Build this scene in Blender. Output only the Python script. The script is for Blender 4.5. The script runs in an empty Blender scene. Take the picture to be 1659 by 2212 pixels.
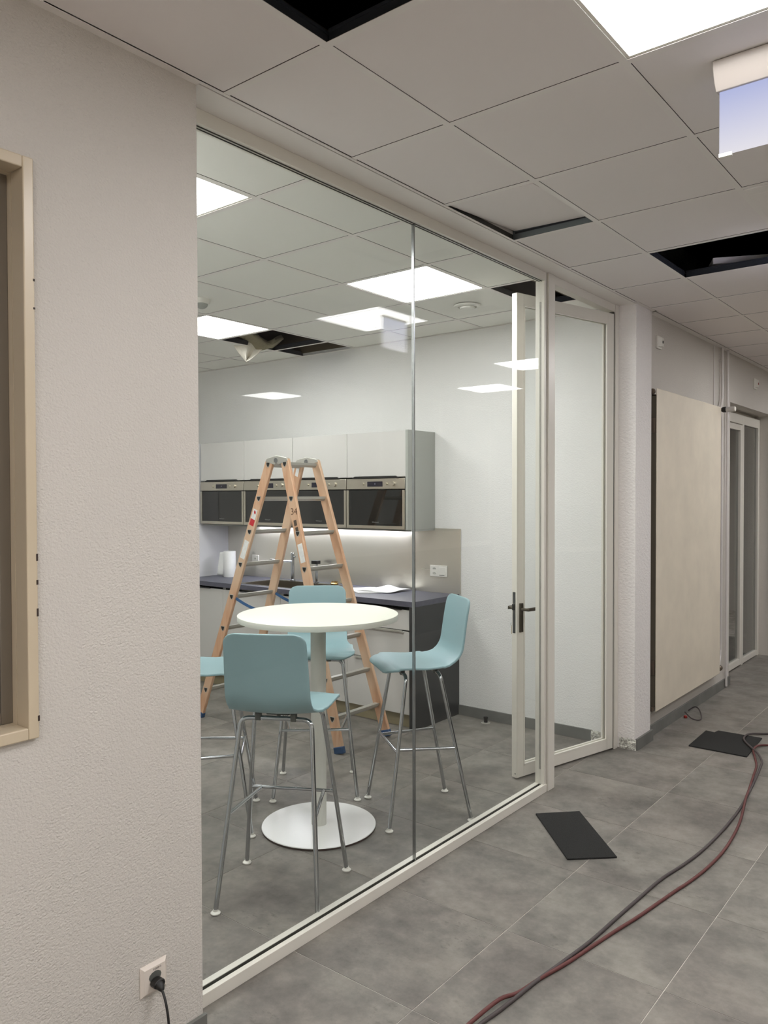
import bpy, bmesh, math, random
from mathutils import Vector, Matrix
random.seed(7)
C = bpy.context.scene.collection
scene = bpy.context.scene

# ------------------------------------------------------------------ camera
cam_data = bpy.data.cameras.new('camera')
cam = bpy.data.objects.new('camera', cam_data)
C.objects.link(cam)
cr = Vector((0.78152685, 0.62386593, -0.00266181))
cu = Vector((-0.01019546, 0.01703781, 0.99980286))
cf = Vector((-0.62378829, 0.78134564, -0.01967611))
m = Matrix((( cr.x, cu.x, -cf.x, 0.0), (cr.y, cu.y, -cf.y, 0.0), (cr.z, cu.z, -cf.z, 1.66), (0, 0, 0, 1)))
cam.matrix_world = m
cam_data.sensor_fit = 'VERTICAL'
cam_data.sensor_height = 24.0
cam_data.lens = 1711.06 / 2212.0 * 24.0
cam_data.clip_start = 0.02
scene.camera = cam

# ------------------------------------------------------------------ world, exposure
world = bpy.data.worlds.new('world')
scene.world = world
world.use_nodes = True
world.node_tree.nodes['Background'].inputs[0].default_value = (0.02, 0.022, 0.028, 1)
world.node_tree.nodes['Background'].inputs[1].default_value = 0.3
scene.view_settings.view_transform = 'Standard'
scene.view_settings.look = 'None'
scene.view_settings.gamma = 1.0
scene.view_settings.use_curve_mapping = False
scene.view_settings.exposure = 1.42
PANEL = 8.0         # radiance of the lit ceiling panels
scene.cycles.use_denoising = True
scene.cycles.max_bounces = 14
scene.cycles.diffuse_bounces = 6
scene.cycles.glossy_bounces = 6
scene.cycles.transparent_max_bounces = 24
scene.cycles.transmission_bounces = 12
scene.cycles.sample_clamp_indirect = 6.0
scene.cycles.caustics_reflective = False
scene.cycles.caustics_refractive = False

# ------------------------------------------------------------------ materials
def s2l(c):
    def f(v):
        v /= 255.0
        return v / 12.92 if v <= 0.04045 else ((v + 0.055) / 1.055) ** 2.4
    return tuple(f(v) for v in c) + (1.0,)

MATS = {}
def mat(name, col, rough=0.5, metal=0.0, spec=0.5, bump=None, var=None, coat=0.0, aniso=None, emit=None):
    """col in sRGB 0-255; bump=(scale, strength, distance); var=(scale, amount) mottles the colour."""
    if name in MATS: return MATS[name]
    mt = bpy.data.materials.new(name); mt.use_nodes = True
    nt = mt.node_tree; N = nt.nodes; L = nt.links
    b = N['Principled BSDF']
    b.inputs['Base Color'].default_value = s2l(col)
    b.inputs['Roughness'].default_value = rough
    b.inputs['Metallic'].default_value = metal
    b.inputs['Specular IOR Level'].default_value = spec
    b.inputs['Coat Weight'].default_value = coat
    if emit:
        b.inputs['Emission Color'].default_value = emit[0] + (1,)
        b.inputs['Emission Strength'].default_value = emit[1]
    if bump or var or aniso:
        g = N.new('ShaderNodeNewGeometry')
    if var:
        n = N.new('ShaderNodeTexNoise'); n.inputs['Scale'].default_value = var[0]; n.inputs['Detail'].default_value = 5
        L.new(g.outputs['Position'], n.inputs['Vector'])
        mx = N.new('ShaderNodeMix'); mx.data_type = 'RGBA'
        mr = N.new('ShaderNodeMapRange'); mr.inputs[1].default_value = 0.3; mr.inputs[2].default_value = 0.7
        L.new(n.outputs['Fac'], mr.inputs[0]); L.new(mr.outputs[0], mx.inputs[0])
        a = s2l(tuple(v * (1 - var[1]) for v in col)); c2 = s2l(tuple(min(255, v * (1 + var[1])) for v in col))
        mx.inputs[6].default_value = a; mx.inputs[7].default_value = c2
        L.new(mx.outputs[2], b.inputs['Base Color'])
    if bump:
        n = N.new('ShaderNodeTexNoise'); n.inputs['Scale'].default_value = bump[0]; n.inputs['Detail'].default_value = 3
        n.inputs['Roughness'].default_value = 0.55; n.inputs['Distortion'].default_value = 0.4
        L.new(g.outputs['Position'], n.inputs['Vector'])
        bp = N.new('ShaderNodeBump'); bp.inputs['Strength'].default_value = bump[1]; bp.inputs['Distance'].default_value = bump[2]
        L.new(n.outputs['Fac'], bp.inputs['Height']); L.new(bp.outputs[0], b.inputs['Normal'])
    if aniso:   # brushed along one axis: stretched noise drives roughness
        mp = N.new('ShaderNodeMapping'); mp.inputs['Scale'].default_value = aniso
        L.new(g.outputs['Position'], mp.inputs['Vector'])
        n = N.new('ShaderNodeTexNoise'); n.inputs['Scale'].default_value = 1.0; n.inputs['Detail'].default_value = 3
        L.new(mp.outputs[0], n.inputs['Vector'])
        mr = N.new('ShaderNodeMapRange'); mr.inputs[3].default_value = rough * 0.8; mr.inputs[4].default_value = rough * 1.25
        L.new(n.outputs['Fac'], mr.inputs[0]); L.new(mr.outputs[0], b.inputs['Roughness'])
        bp = N.new('ShaderNodeBump'); bp.inputs['Strength'].default_value = 0.04; bp.inputs['Distance'].default_value = 0.001
        L.new(n.outputs['Fac'], bp.inputs['Height']); L.new(bp.outputs[0], b.inputs['Normal'])
    MATS[name] = mt
    return mt

def stucco(name, col, scale, strength, dist):
    if name in MATS: return MATS[name]
    mt = mat(name, col, 0.9, spec=0.2)
    nt = mt.node_tree; N = nt.nodes; L = nt.links; b = N['Principled BSDF']
    g = N.new('ShaderNodeNewGeometry')
    mp = N.new('ShaderNodeMapping'); mp.inputs['Scale'].default_value = (1, 1, 1.25)
    L.new(g.outputs['Position'], mp.inputs['Vector'])
    n = N.new('ShaderNodeTexNoise'); n.inputs['Scale'].default_value = scale; n.inputs['Detail'].default_value = 2.5
    n.inputs['Roughness'].default_value = 0.5; n.inputs['Distortion'].default_value = 0.5
    L.new(mp.outputs[0], n.inputs['Vector'])
    v = N.new('ShaderNodeTexVoronoi'); v.inputs['Scale'].default_value = scale * 0.9
    L.new(mp.outputs[0], v.inputs['Vector'])
    ad = N.new('ShaderNodeMath'); ad.operation = 'MULTIPLY_ADD'; ad.inputs[1].default_value = -0.35
    L.new(v.outputs['Distance'], ad.inputs[0]); L.new(n.outputs['Fac'], ad.inputs[2])
    bp = N.new('ShaderNodeBump'); bp.inputs['Strength'].default_value = strength; bp.inputs['Distance'].default_value = dist
    L.new(ad.outputs[0], bp.inputs['Height']); L.new(bp.outputs[0], b.inputs['Normal'])
    n2 = N.new('ShaderNodeTexNoise'); n2.inputs['Scale'].default_value = 1.7; n2.inputs['Detail'].default_value = 4
    L.new(g.outputs['Position'], n2.inputs['Vector'])
    mx = N.new('ShaderNodeMix'); mx.data_type = 'RGBA'
    L.new(n2.outputs['Fac'], mx.inputs[0])
    mx.inputs[6].default_value = s2l(tuple(x * 0.975 for x in col)); mx.inputs[7].default_value = s2l(tuple(min(255, x * 1.02) for x in col))
    L.new(mx.outputs[2], b.inputs['Base Color'])
    return mt

def emitter(name, col, strength):
    if name in MATS: return MATS[name]
    mt = bpy.data.materials.new(name); mt.use_nodes = True
    N = mt.node_tree.nodes; N.clear()
    e = N.new('ShaderNodeEmission'); e.inputs[0].default_value = col + (1,); e.inputs[1].default_value = strength
    o = N.new('ShaderNodeOutputMaterial'); mt.node_tree.links.new(e.outputs[0], o.inputs[0])
    MATS[name] = mt
    return mt

def glass(name, tint, gain=1.0):
    """clear pane: straight transmission with a Schlick mirror share on each face"""
    if name in MATS: return MATS[name]
    mt = bpy.data.materials.new(name); mt.use_nodes = True
    N = mt.node_tree.nodes; L = mt.node_tree.links; N.clear()
    lw = N.new('ShaderNodeLayerWeight'); lw.inputs['Blend'].default_value = 0.5
    p = N.new('ShaderNodeMath'); p.operation = 'POWER'; p.inputs[1].default_value = 5.0
    L.new(lw.outputs['Facing'], p.inputs[0])
    ma = N.new('ShaderNodeMath'); ma.operation = 'MULTIPLY_ADD'; ma.inputs[1].default_value = 0.96 * gain; ma.inputs[2].default_value = 0.04 * gain
    ma.use_clamp = True
    L.new(p.outputs[0], ma.inputs[0])
    t = N.new('ShaderNodeBsdfTransparent'); t.inputs[0].default_value = tint + (1,)
    gl = N.new('ShaderNodeBsdfGlossy'); gl.inputs['Roughness'].default_value = 0.0; gl.inputs['Color'].default_value = (1, 1, 1, 1)
    mx = N.new('ShaderNodeMixShader'); L.new(ma.outputs[0], mx.inputs[0]); L.new(t.outputs[0], mx.inputs[1]); L.new(gl.outputs[0], mx.inputs[2])
    o = N.new('ShaderNodeOutputMaterial'); L.new(mx.outputs[0], o.inputs[0])
    MATS[name] = mt
    return mt

M_WALL = stucco('stucco_corridor', (210, 205, 198), 140, 0.75, 0.004)
M_WALLK = stucco('stucco_kitchen', (230, 229, 227), 95, 0.6, 0.003)
M_COL = stucco('stucco_column', (234, 230, 227), 60, 0.9, 0.005)
M_TILE = mat('ceiling_tile', (235, 229, 227), 0.95, spec=0.1, bump=(400, 0.15, 0.001))
M_TILEK = mat('kitchen_ceiling_tile', (238, 237, 231), 0.95, spec=0.1, bump=(400, 0.15, 0.001))
M_TBAR = mat('ceiling_rail_paint', (234, 229, 225), 0.5)
M_TBARD = mat('galvanised_rail', (120, 128, 132), 0.4, metal=0.6)
M_WEB = mat('shaded_rail_web', (58, 60, 66), 0.45, metal=0.3)  # shade on the rail webs is put into this dark colour
M_VOID = mat('unlit_void', (22, 20, 19), 0.95, spec=0.05)  # near-black colour stands in for the darkness of the unlit void
M_FRAME = mat('white_lacquered_aluminium', (226, 222, 212), 0.3)
M_GASKET = mat('dark_gasket', (60, 58, 52), 0.6)
M_CREAM = mat('cream_gloss_paint', (204, 189, 164), 0.28, var=(3, 0.02))
M_ALU = mat('anodised_aluminium', (132, 124, 113), 0.4, metal=0.5)
M_GLASS = glass('clear_glass', (0.968, 0.976, 0.971), 0.42)
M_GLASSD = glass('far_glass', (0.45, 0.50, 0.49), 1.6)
M_SKIRT = mat('grey_skirting_tile', (112, 112, 108), 0.55, var=(6, 0.08))
M_PLASTER = mat('broken_plaster', (205, 198, 188), 0.95, bump=(60, 1.0, 0.02), var=(45, 0.3))
M_STOOL = mat('ice_blue_plastic', (142, 170, 175), 0.42, bump=(900, 0.06, 0.001))
M_CHROME = mat('chrome', (188, 191, 194), 0.10, metal=1.0)
M_GLIDE = mat('white_plastic', (232, 230, 222), 0.4)
M_BRACK = mat('grey_plastic', (92, 94, 90), 0.5)
M_TABLE = mat('white_laminate', (226, 226, 213), 0.45)
M_TEDGE = mat('white_laminate_edge', (214, 214, 204), 0.5)
M_TPOLE = mat('white_powder_coat', (208, 208, 200), 0.5)
M_DARKEDGE = mat('dark_edge', (58, 44, 38), 0.6)
M_WOOD = None
M_ALUR = mat('dull_aluminium', (186, 184, 176), 0.42, metal=0.4)
M_STEEL = mat('stainless_steel', (204, 198, 184), 0.38, metal=1.0)
M_SPLASH = mat('brushed_splashback', (224, 220, 208), 0.30, metal=0.86, aniso=(1.2, 1.2, 38))
M_STEELD = mat('sink_steel', (150, 142, 130), 0.35, metal=1.0)
M_CAB = mat('greige_lacquer', (203, 201, 197), 0.5)
M_CABSIDE = mat('grey_cabinet_side', (164, 166, 160), 0.55)
M_LILAC = mat('pale_cabinet_side', (214, 213, 216), 0.5)
M_COUNTER = mat('slate_worktop', (84, 84, 96), 0.42, bump=(500, 0.1, 0.001), var=(30, 0.05))
M_ENDP = mat('anthracite_panel', (50, 51, 52), 0.33, var=(4, 0.05))
M_PLINTH = mat('beige_plinth', (150, 140, 112), 0.4)
M_BLACKG = mat('black_oven_glass', (22, 23, 22), 0.06, coat=0.5)
M_BLACK = mat('black_plastic', (24, 23, 22), 0.45)
M_DISP = mat('display_glass', (36, 34, 46), 0.15)
M_LOGO = mat('pale_print', (120, 122, 118), 0.5)
M_BLUE = mat('blue_webbing', (38, 80, 124), 0.6)
M_BLUER = mat('blue_rubber', (38, 72, 112), 0.55)
M_RAD = mat('radiator_cream', (226, 216, 198), 0.55, var=(5, 0.025))
M_RADD = mat('radiator_inner_shade', (84, 78, 66), 0.6)  # dark tone paints in the shadow inside the radiator
M_PIPE = mat('pipe_paint', (214, 209, 206), 0.35)
M_GRIP = mat('grey_white_grip', (190, 188, 186), .4)
M_BRASS = mat('brass', (178, 150, 96), 0.3, metal=0.9)
M_OLDMETAL = mat('old_nickel', (120, 108, 96), 0.4, metal=0.8)
M_HANDLE = mat('bronze_grey_steel', (92, 86, 74), 0.35, metal=0.8)
M_RUBBER = mat('black_rubber_crumb', (36, 36, 35), 0.95, bump=(350, 1.0, 0.006), var=(260, 0.35))
M_HOSED = mat('dark_hose', (74, 66, 66), 0.6)
M_HOSER = mat('red_brown_hose', (96, 52, 50), 0.6)
M_PAPER = mat('white_paper', (240, 240, 238), 0.9)
M_ROLL = mat('paper_towel_white', (232, 232, 230), 0.95, bump=(140, 0.5, 0.003))
M_CLOTH = mat('fleece_cloth', (222, 216, 204), 0.95, bump=(30, 0.6, 0.01))
M_PLATE = mat('socket_plastic', (226, 216, 206), 0.4)
M_TEXT = mat('dark_print', (60, 55, 50), 0.7)
M_RED = mat('red_plastic', (150, 40, 32), 0.5)
M_REDST = mat('red_sticker', (196, 40, 52), 0.5)
M_STICK = mat('white_sticker', (226, 226, 224), 0.5, var=(60, 0.04))
M_DKST = mat('brown_sticker', (84, 70, 58), 0.6)
M_INSUL = mat('mineral_wool', (150, 142, 118), 0.95, bump=(50, 0.8, 0.02))
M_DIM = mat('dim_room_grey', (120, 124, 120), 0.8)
M_LIGHT = emitter('lit_diffuser', (1.0, 0.985, 0.985), PANEL)
M_LIGHTK = emitter('lit_diffuser_kitchen', (0.985, 1.0, 0.98), PANEL)
M_LED = emitter('led_line', (0.9, 0.9, 1.0), 45.0)

def wood():
    mt = mat('ladder_beech', (206, 156, 118), 0.55)
    N = mt.node_tree.nodes; L = mt.node_tree.links; b = N['Principled BSDF']
    g = N.new('ShaderNodeNewGeometry')
    mp = N.new('ShaderNodeMapping'); mp.inputs['Scale'].default_value = (45, 45, 3)
    L.new(g.outputs['Position'], mp.inputs['Vector'])
    n = N.new('ShaderNodeTexNoise'); n.inputs['Scale'].default_value = 1.0; n.inputs['Detail'].default_value = 6
    L.new(mp.outputs[0], n.inputs['Vector'])
    n2 = N.new('ShaderNodeTexNoise'); n2.inputs['Scale'].default_value = 2.6; n2.inputs['Detail'].default_value = 2
    L.new(g.outputs['Position'], n2.inputs['Vector'])
    r = N.new('ShaderNodeValToRGB')
    r.color_ramp.elements[0].position = 0.25; r.color_ramp.elements[0].color = s2l((196, 146, 112))
    r.color_ramp.elements[1].position = 0.75; r.color_ramp.elements[1].color = s2l((218, 180, 148))
    L.new(n.outputs['Fac'], r.inputs[0])
    mx = N.new('ShaderNodeMix'); mx.data_type = 'RGBA'
    mr = N.new('ShaderNodeMapRange'); mr.inputs[1].default_value = 0.42; mr.inputs[2].default_value = 0.62
    L.new(n2.outputs['Fac'], mr.inputs[0]); L.new(mr.outputs[0], mx.inputs[0])
    L.new(r.outputs[0], mx.inputs[6]); mx.inputs[7].default_value = s2l((214, 184, 156))
    L.new(mx.outputs[2], b.inputs['Base Color'])
    return mt
M_WOOD = wood()

def floor_material():
    mt = mat('concrete_look_tile', (134, 130, 124), 0.5, spec=0.35)
    N = mt.node_tree.nodes; L = mt.node_tree.links; b = N['Principled BSDF']
    g = N.new('ShaderNodeNewGeometry')
    oi = N.new('ShaderNodeObjectInfo')
    cx = N.new('ShaderNodeCombineXYZ')
    mm = N.new('ShaderNodeMath'); mm.operation = 'MULTIPLY'; mm.inputs[1].default_value = 23.0
    L.new(oi.outputs['Random'], mm.inputs[0]); L.new(mm.outputs[0], cx.inputs[2])
    va = N.new('ShaderNodeVectorMath'); va.operation = 'ADD'
    L.new(g.outputs['Position'], va.inputs[0]); L.new(cx.outputs[0], va.inputs[1])
    n1 = N.new('ShaderNodeTexNoise'); n1.inputs['Scale'].default_value = 4.6; n1.inputs['Detail'].default_value = 9; n1.inputs['Roughness'].default_value = 0.70
    L.new(va.outputs[0], n1.inputs['Vector'])
    r = N.new('ShaderNodeValToRGB')
    e = r.color_ramp.elements
    e[0].position = 0.30; e[0].color = s2l((97, 94, 89))
    e[1].position = 0.72; e[1].color = s2l((150, 145, 137))
    m_ = r.color_ramp.elements.new(0.5); m_.color = s2l((124, 120, 114))
    L.new(n1.outputs['Fac'], r.inputs[0])
    nh = N.new('ShaderNodeTexNoise'); nh.inputs['Scale'].default_value = 1.9; nh.inputs['Detail'].default_value = 3
    L.new(va.outputs[0], nh.inputs['Vector'])
    hr = N.new('ShaderNodeMapRange'); hr.inputs[1].default_value = 0.42; hr.inputs[2].default_value = 0.62; hr.inputs[4].default_value = 0.55
    L.new(nh.outputs['Fac'], hr.inputs[0])
    hm = N.new('ShaderNodeMix'); hm.data_type = 'RGBA'; hm.blend_type = 'MULTIPLY'
    L.new(hr.outputs[0], hm.inputs[0]); L.new(r.outputs[0], hm.inputs[6]); hm.inputs[7].default_value = (1.0, 0.955, 0.96, 1)
    # dusty shoe marks: small dark and light smudges
    mp = N.new('ShaderNodeMapping'); mp.inputs['Scale'].default_value = (1.0, 1.6, 1.0)
    L.new(va.outputs[0], mp.inputs['Vector'])
    n2 = N.new('ShaderNodeTexNoise'); n2.inputs['Scale'].default_value = 26; n2.inputs['Detail'].default_value = 4; n2.inputs['Roughness'].default_value = 0.7
    L.new(mp.outputs[0], n2.inputs['Vector'])
    n3 = N.new('ShaderNodeTexNoise'); n3.inputs['Scale'].default_value = 2.4; n3.inputs['Detail'].default_value = 2
    L.new(va.outputs[0], n3.inputs['Vector'])
    a1 = N.new('ShaderNodeMapRange'); a1.inputs[1].default_value = 0.56; a1.inputs[2].default_value = 0.70; a1.inputs[4].default_value = 0.75
    L.new(n2.outputs['Fac'], a1.inputs[0])
    a2 = N.new('ShaderNodeMapRange'); a2.inputs[1].default_value = 0.50; a2.inputs[2].default_value = 0.66
    L.new(n3.outputs['Fac'], a2.inputs[0])
    mu = N.new('ShaderNodeMath'); mu.operation = 'MULTIPLY'; L.new(a1.outputs[0], mu.inputs[0]); L.new(a2.outputs[0], mu.inputs[1])
    mx = N.new('ShaderNodeMix'); mx.data_type = 'RGBA'
    L.new(mu.outputs[0], mx.inputs[0]); L.new(hm.outputs[2], mx.inputs[6]); mx.inputs[7].default_value = s2l((90, 86, 80))
    L.new(mx.outputs[2], b.inputs['Base Color'])
    bp = N.new('ShaderNodeBump'); bp.inputs['Strength'].default_value = 0.12; bp.inputs['Distance'].default_value = 0.002
    L.new(n2.outputs['Fac'], bp.inputs['Height']); L.new(bp.outputs[0], b.inputs['Normal'])
    return mt
M_FLOOR = floor_material()
M_GROUT = mat('dusty_grout', (196, 190, 182), 0.95, var=(9, 0.14))

def sign_material(power=0.36):
    """backlit sign face: lit from its top edge, the glow fades from blue to white"""
    mt = bpy.data.materials.new('lit_sign_face'); mt.use_nodes = True
    N = mt.node_tree.nodes; L = mt.node_tree.links; N.clear()
    g = N.new('ShaderNodeTexCoord'); sp = N.new('ShaderNodeSeparateXYZ'); L.new(g.outputs['Generated'], sp.inputs[0])
    r = N.new('ShaderNodeValToRGB')
    r.color_ramp.elements[0].color = (0.80, 0.78, 0.84, 1); r.color_ramp.elements[0].position = 0.0
    r.color_ramp.elements[1].color = (0.46, 0.50, 0.76, 1); r.color_ramp.elements[1].position = 1.0
    L.new(sp.outputs[2], r.inputs[0])
    e = N.new('ShaderNodeEmission'); L.new(r.outputs[0], e.inputs[0]); e.inputs[1].default_value = power
    o = N.new('ShaderNodeOutputMaterial'); L.new(e.outputs[0], o.inputs[0])
    return mt
M_SIGN = sign_material()
M_SIGN2 = sign_material(3.6)

# ------------------------------------------------------------------ mesh builder
class MB:
    def __init__(s): s.v = []; s.f = []
    def add(s, vs, fs):
        b = len(s.v); s.v += [tuple(v) for v in vs]; s.f += [tuple(i + b for i in f) for f in fs]; return s
    def box(s, x0, x1, y0, y1, z0, z1):
        vs = [(x, y, z) for z in (z0, z1) for y in (y0, y1) for x in (x0, x1)]
        return s.add(vs, [(0, 2, 3, 1), (4, 5, 7, 6), (0, 1, 5, 4), (2, 6, 7, 3), (0, 4, 6, 2), (1, 3, 7, 5)])
    def obox(s, c, ax, ay, az):
        """oriented box: centre and three half-axis vectors"""
        c = Vector(c); ax = Vector(ax); ay = Vector(ay); az = Vector(az)
        if ax.cross(ay).dot(az) < 0: ax = -ax
        vs = [c + i * ax + j * ay + k * az for k in (-1, 1) for j in (-1, 1) for i in (-1, 1)]
        return s.add(vs, [(0, 2, 3, 1), (4, 5, 7, 6), (0, 1, 5, 4), (2, 6, 7, 3), (0, 4, 6, 2), (1, 3, 7, 5)])
    def beam(s, p, q, wdir, w, t):
        """straight bar p->q, width w along wdir, thickness t"""
        p = Vector(p); q = Vector(q); d = (q - p); wv = Vector(wdir); wv = (wv - d * (wv.dot(d) / d.dot(d))).normalized()
        n = d.cross(wv).normalized()
        return s.obox((p + q) / 2, d / 2, wv * w / 2, n * t / 2)
    def tube(s, pts, r, n=10, closed=False):
        pts = [Vector(p) for p in pts]; rings = []; up = None
        k = len(pts)
        for i, p in enumerate(pts):
            if closed: d = pts[(i + 1) % k] - pts[i - 1]
            elif i == 0: d = pts[1] - pts[0]
            elif i == k - 1: d = pts[-1] - pts[-2]
            else: d = (pts[i + 1] - p).normalized() + (p - pts[i - 1]).normalized()
            d.normalize()
            if up is None: up = d.orthogonal().normalized()
            up = (up - d * up.dot(d)).normalized(); sd = d.cross(up)
            rr = r[i] if isinstance(r, (list, tuple)) else r
            rings.append([p + (up * math.cos(2 * math.pi * j / n) + sd * math.sin(2 * math.pi * j / n)) * rr for j in range(n)])
        vs = [v for ring in rings for v in ring]; fs = []
        m_ = k if closed else k - 1
        for i in range(m_):
            a = i * n; b = ((i + 1) % k) * n
            for j in range(n): fs.append((a + j, a + (j + 1) % n, b + (j + 1) % n, b + j))
        if not closed:
            fs.append(tuple(range(n - 1, -1, -1))); fs.append(tuple((k - 1) * n + j for j in range(n)))
        return s.add(vs, fs)
    def lathe(s, prof, c=(0, 0, 0), n=24, axis='z'):
        """prof: (radius, height) pairs from bottom to top"""
        vs = []; fs = []; c = Vector(c)
        for r, h in prof:
            for j in range(n):
                a = 2 * math.pi * j / n; x, y = r * math.cos(a), r * math.sin(a)
                v = (x, y, h) if axis == 'z' else ((h, x, y) if axis == 'x' else (y, h, x))
                vs.append(c + Vector(v))
        for i in range(len(prof) - 1):
            for j in range(n):
                fs.append((i * n + j, i * n + (j + 1) % n, (i + 1) * n + (j + 1) % n, (i + 1) * n + j))
        fs.append(tuple(range(n - 1, -1, -1))); k = (len(prof) - 1) * n; fs.append(tuple(k + j for j in range(n)))
        return s.add(vs, fs)
    def prism(s, poly, h0, h1, f=None):
        """poly extruded; f maps (a, b, h) to xyz"""
        f = f or (lambda a, b, h: (a, b, h)); n = len(poly)
        vs = [f(a, b, h0) for a, b in poly] + [f(a, b, h1) for a, b in poly]
        fs = [tuple(range(n - 1, -1, -1)), tuple(range(n, 2 * n))] + [(i, (i + 1) % n, n + (i + 1) % n, n + i) for i in range(n)]
        return s.add(vs, fs)
    def grid(s, fn, nu, nv):
        vs = [fn(i / nu, j / nv) for j in range(nv + 1) for i in range(nu + 1)]
        fs = [(j * (nu + 1) + i, j * (nu + 1) + i + 1, (j + 1) * (nu + 1) + i + 1, (j + 1) * (nu + 1) + i) for j in range(nv) for i in range(nu)]
        return s.add(vs, fs)
    def build(s, name, mt, parent=None, world=True, bevel=0.0, smooth=True, seg=2, fix=True, origin=None):
        me = bpy.data.meshes.new(name)
        off = Vector((0, 0, 0))
        if parent is not None and world:
            off = parent.matrix_basis.translation.copy()
            p = parent.parent
            while p is not None: off += p.matrix_basis.translation; p = p.parent
        elif parent is None:
            xs = [v[0] for v in s.v]; ys = [v[1] for v in s.v]; zs = [v[2] for v in s.v]
            off = Vector(((min(xs) + max(xs)) / 2, (min(ys) + max(ys)) / 2, min(zs)))
        me.from_pydata([Vector(v) - off for v in s.v], [], s.f)
        if fix:
            bm = bmesh.new(); bm.from_mesh(me); bmesh.ops.recalc_face_normals(bm, faces=bm.faces); bm.to_mesh(me); bm.free()
        if smooth:
            me.shade_smooth(); me.set_sharp_from_angle(angle=math.radians(38))
        me.materials.append(mt)
        o = bpy.data.objects.new(name, me); C.objects.link(o)
        if parent is not None: o.parent = parent
        else: o.location = off
        if bevel:
            b = o.modifiers.new('bevel', 'BEVEL'); b.width = bevel; b.segments = seg; b.limit_method = 'ANGLE'; b.angle_limit = math.radians(40)
            b.harden_normals = False
        return o

def tag(o, label, cat, group=None, kind=None):
    if label: o['label'] = label
    if cat: o['category'] = cat
    if group: o['group'] = group
    if kind: o['kind'] = kind
    return o
def thing(name, label, cat, loc=(0, 0, 0), rz=0, group=None):
    o = bpy.data.objects.new(name, None); C.objects.link(o)
    o.location = loc; o.rotation_euler = (0, 0, rz); o.empty_display_size = 0.1
    return tag(o, label, cat, group)
def struct(o): o['kind'] = 'structure'; return o
def structroot(name, loc=(0, 0, 0)):
    o = bpy.data.objects.new(name, None); C.objects.link(o); o.location = loc; o['kind'] = 'structure'; return o
def dup(root, loc, rz, label=None):
    def cp(o, parent):
        c = o.copy(); C.objects.link(c); c.parent = parent
        for ch in list(o.children): cp(ch, c)
        return c
    r = cp(root, None); r.location = loc; r.rotation_euler = (0, 0, rz)
    if label: r['label'] = label
    return r
def bx(*a): return MB().box(*a)
def text(name, body, size, mt, parent, matrix, depth=0.0004):
    cu_ = bpy.data.curves.new(name, 'FONT'); cu_.body = body; cu_.size = size; cu_.extrude = depth
    cu_.align_x = 'CENTER'; cu_.align_y = 'CENTER'; cu_.resolution_u = 3
    t = bpy.data.objects.new(name, cu_); C.objects.link(t)
    me = None
    dg = bpy.context.evaluated_depsgraph_get(); dg.update()
    me = bpy.data.meshes.new_from_object(t.evaluated_get(dg)); bpy.data.objects.remove(t)
    me.materials.clear(); me.materials.append(mt)
    o = bpy.data.objects.new(name, me); C.objects.link(o); o.parent = parent; o.matrix_local = matrix
    return o

H = 2.90      # ceiling height
# ------------------------------------------------------------------ floor
floor = struct(bx(-7.2, 5.0, -4.2, 12.2, -0.06, -0.0015).build('floor', M_GROUT))
tm = None
gx = [-0.907 + 0.6015 * k for k in range(-11, 5)]
gy = [2.03 + 0.6 * k for k in range(-3, 14)]
for i in range(len(gx) - 1):
    for j in range(len(gy) - 1):
        x0, x1, y0, y1 = gx[i], gx[i + 1], gy[j], gy[j + 1]
        if x1 < -6.0 and y1 < 2.0: continue
        if tm is None:
            t = bx(0.0016, 0.5999, 0.0016, 0.5984, -0.004, 0.0).build('floor_tile', M_FLOOR, floor, world=False)
            tm = t
        else:
            t = tm.copy(); C.objects.link(t); t.parent = floor
        t.location = Vector((x0, y0, 0)) - floor.location
# ------------------------------------------------------------------ walls
XL = -1.94; XL2 = -2.20
wl = MB()
wy0, wy1, wz0, wz1 = -0.45, 0.985, 1.08, 2.48
hy0, hy1, hz0, hz1 = wy0 - .012, wy1 + .012, wz0 - .012, wz1 + .012
wl.box(XL2, XL, -4.0, hy0, 0, 3.5).box(XL2, XL, hy1, 1.53, 0, 3.5).box(XL2, XL, hy0, hy1, 0, hz0).box(XL2, XL, hy0, hy1, hz1, 3.5)
struct(wl.build('wall_left', M_WALL, smooth=False))
# the skirting ends and corner bead of the near wall
struct(bx(XL, XL + 0.012, -4.0, 1.538, 0, 0.072).build('baseboard_left', M_SKIRT, bevel=0.0015))
struct(bx(-6.9, XL2, 1.36, 1.50, 0, 3.5).build('wall_front', M_WALLK, smooth=False))
struct(bx(-7.0, -6.86, 1.36, 5.2, 0, 3.5).build('wall_kitchen_end', M_WALLK, smooth=False))
struct(bx(-6.9, -2.11, 5.05, 5.20, 0, 3.5).build('wall_back', M_WALLK, smooth=False))
struct(MB().box(-6.86, -2.2, 5.030, 5.049, 2.925, 3.49).box(-2.25, -2.13, 1.51, 5.0, 2.93, 3.49).build('wall_back_upper', mat('shaded_brown_wall', (92, 82, 66), .95), smooth=False))  # dark sheet over the upper walls; void shade is in its colour
# column beside the door
struct(bx(-2.11, -1.925, 5.022, 5.30, 0, 3.5).build('wall_column', M_COL, bevel=0.004))
XR = -1.96
w2 = MB(); w2.box(-2.2, XR, 5.30, 7.30, 0, 3.5).box(-2.2, XR, 7.30, 8.87, 2.475, 3.5).box(-2.2, XR, 8.87, 12.0, 0, 3.5)
struct(w2.build('wall_corridor', M_WALL, smooth=False))
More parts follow.
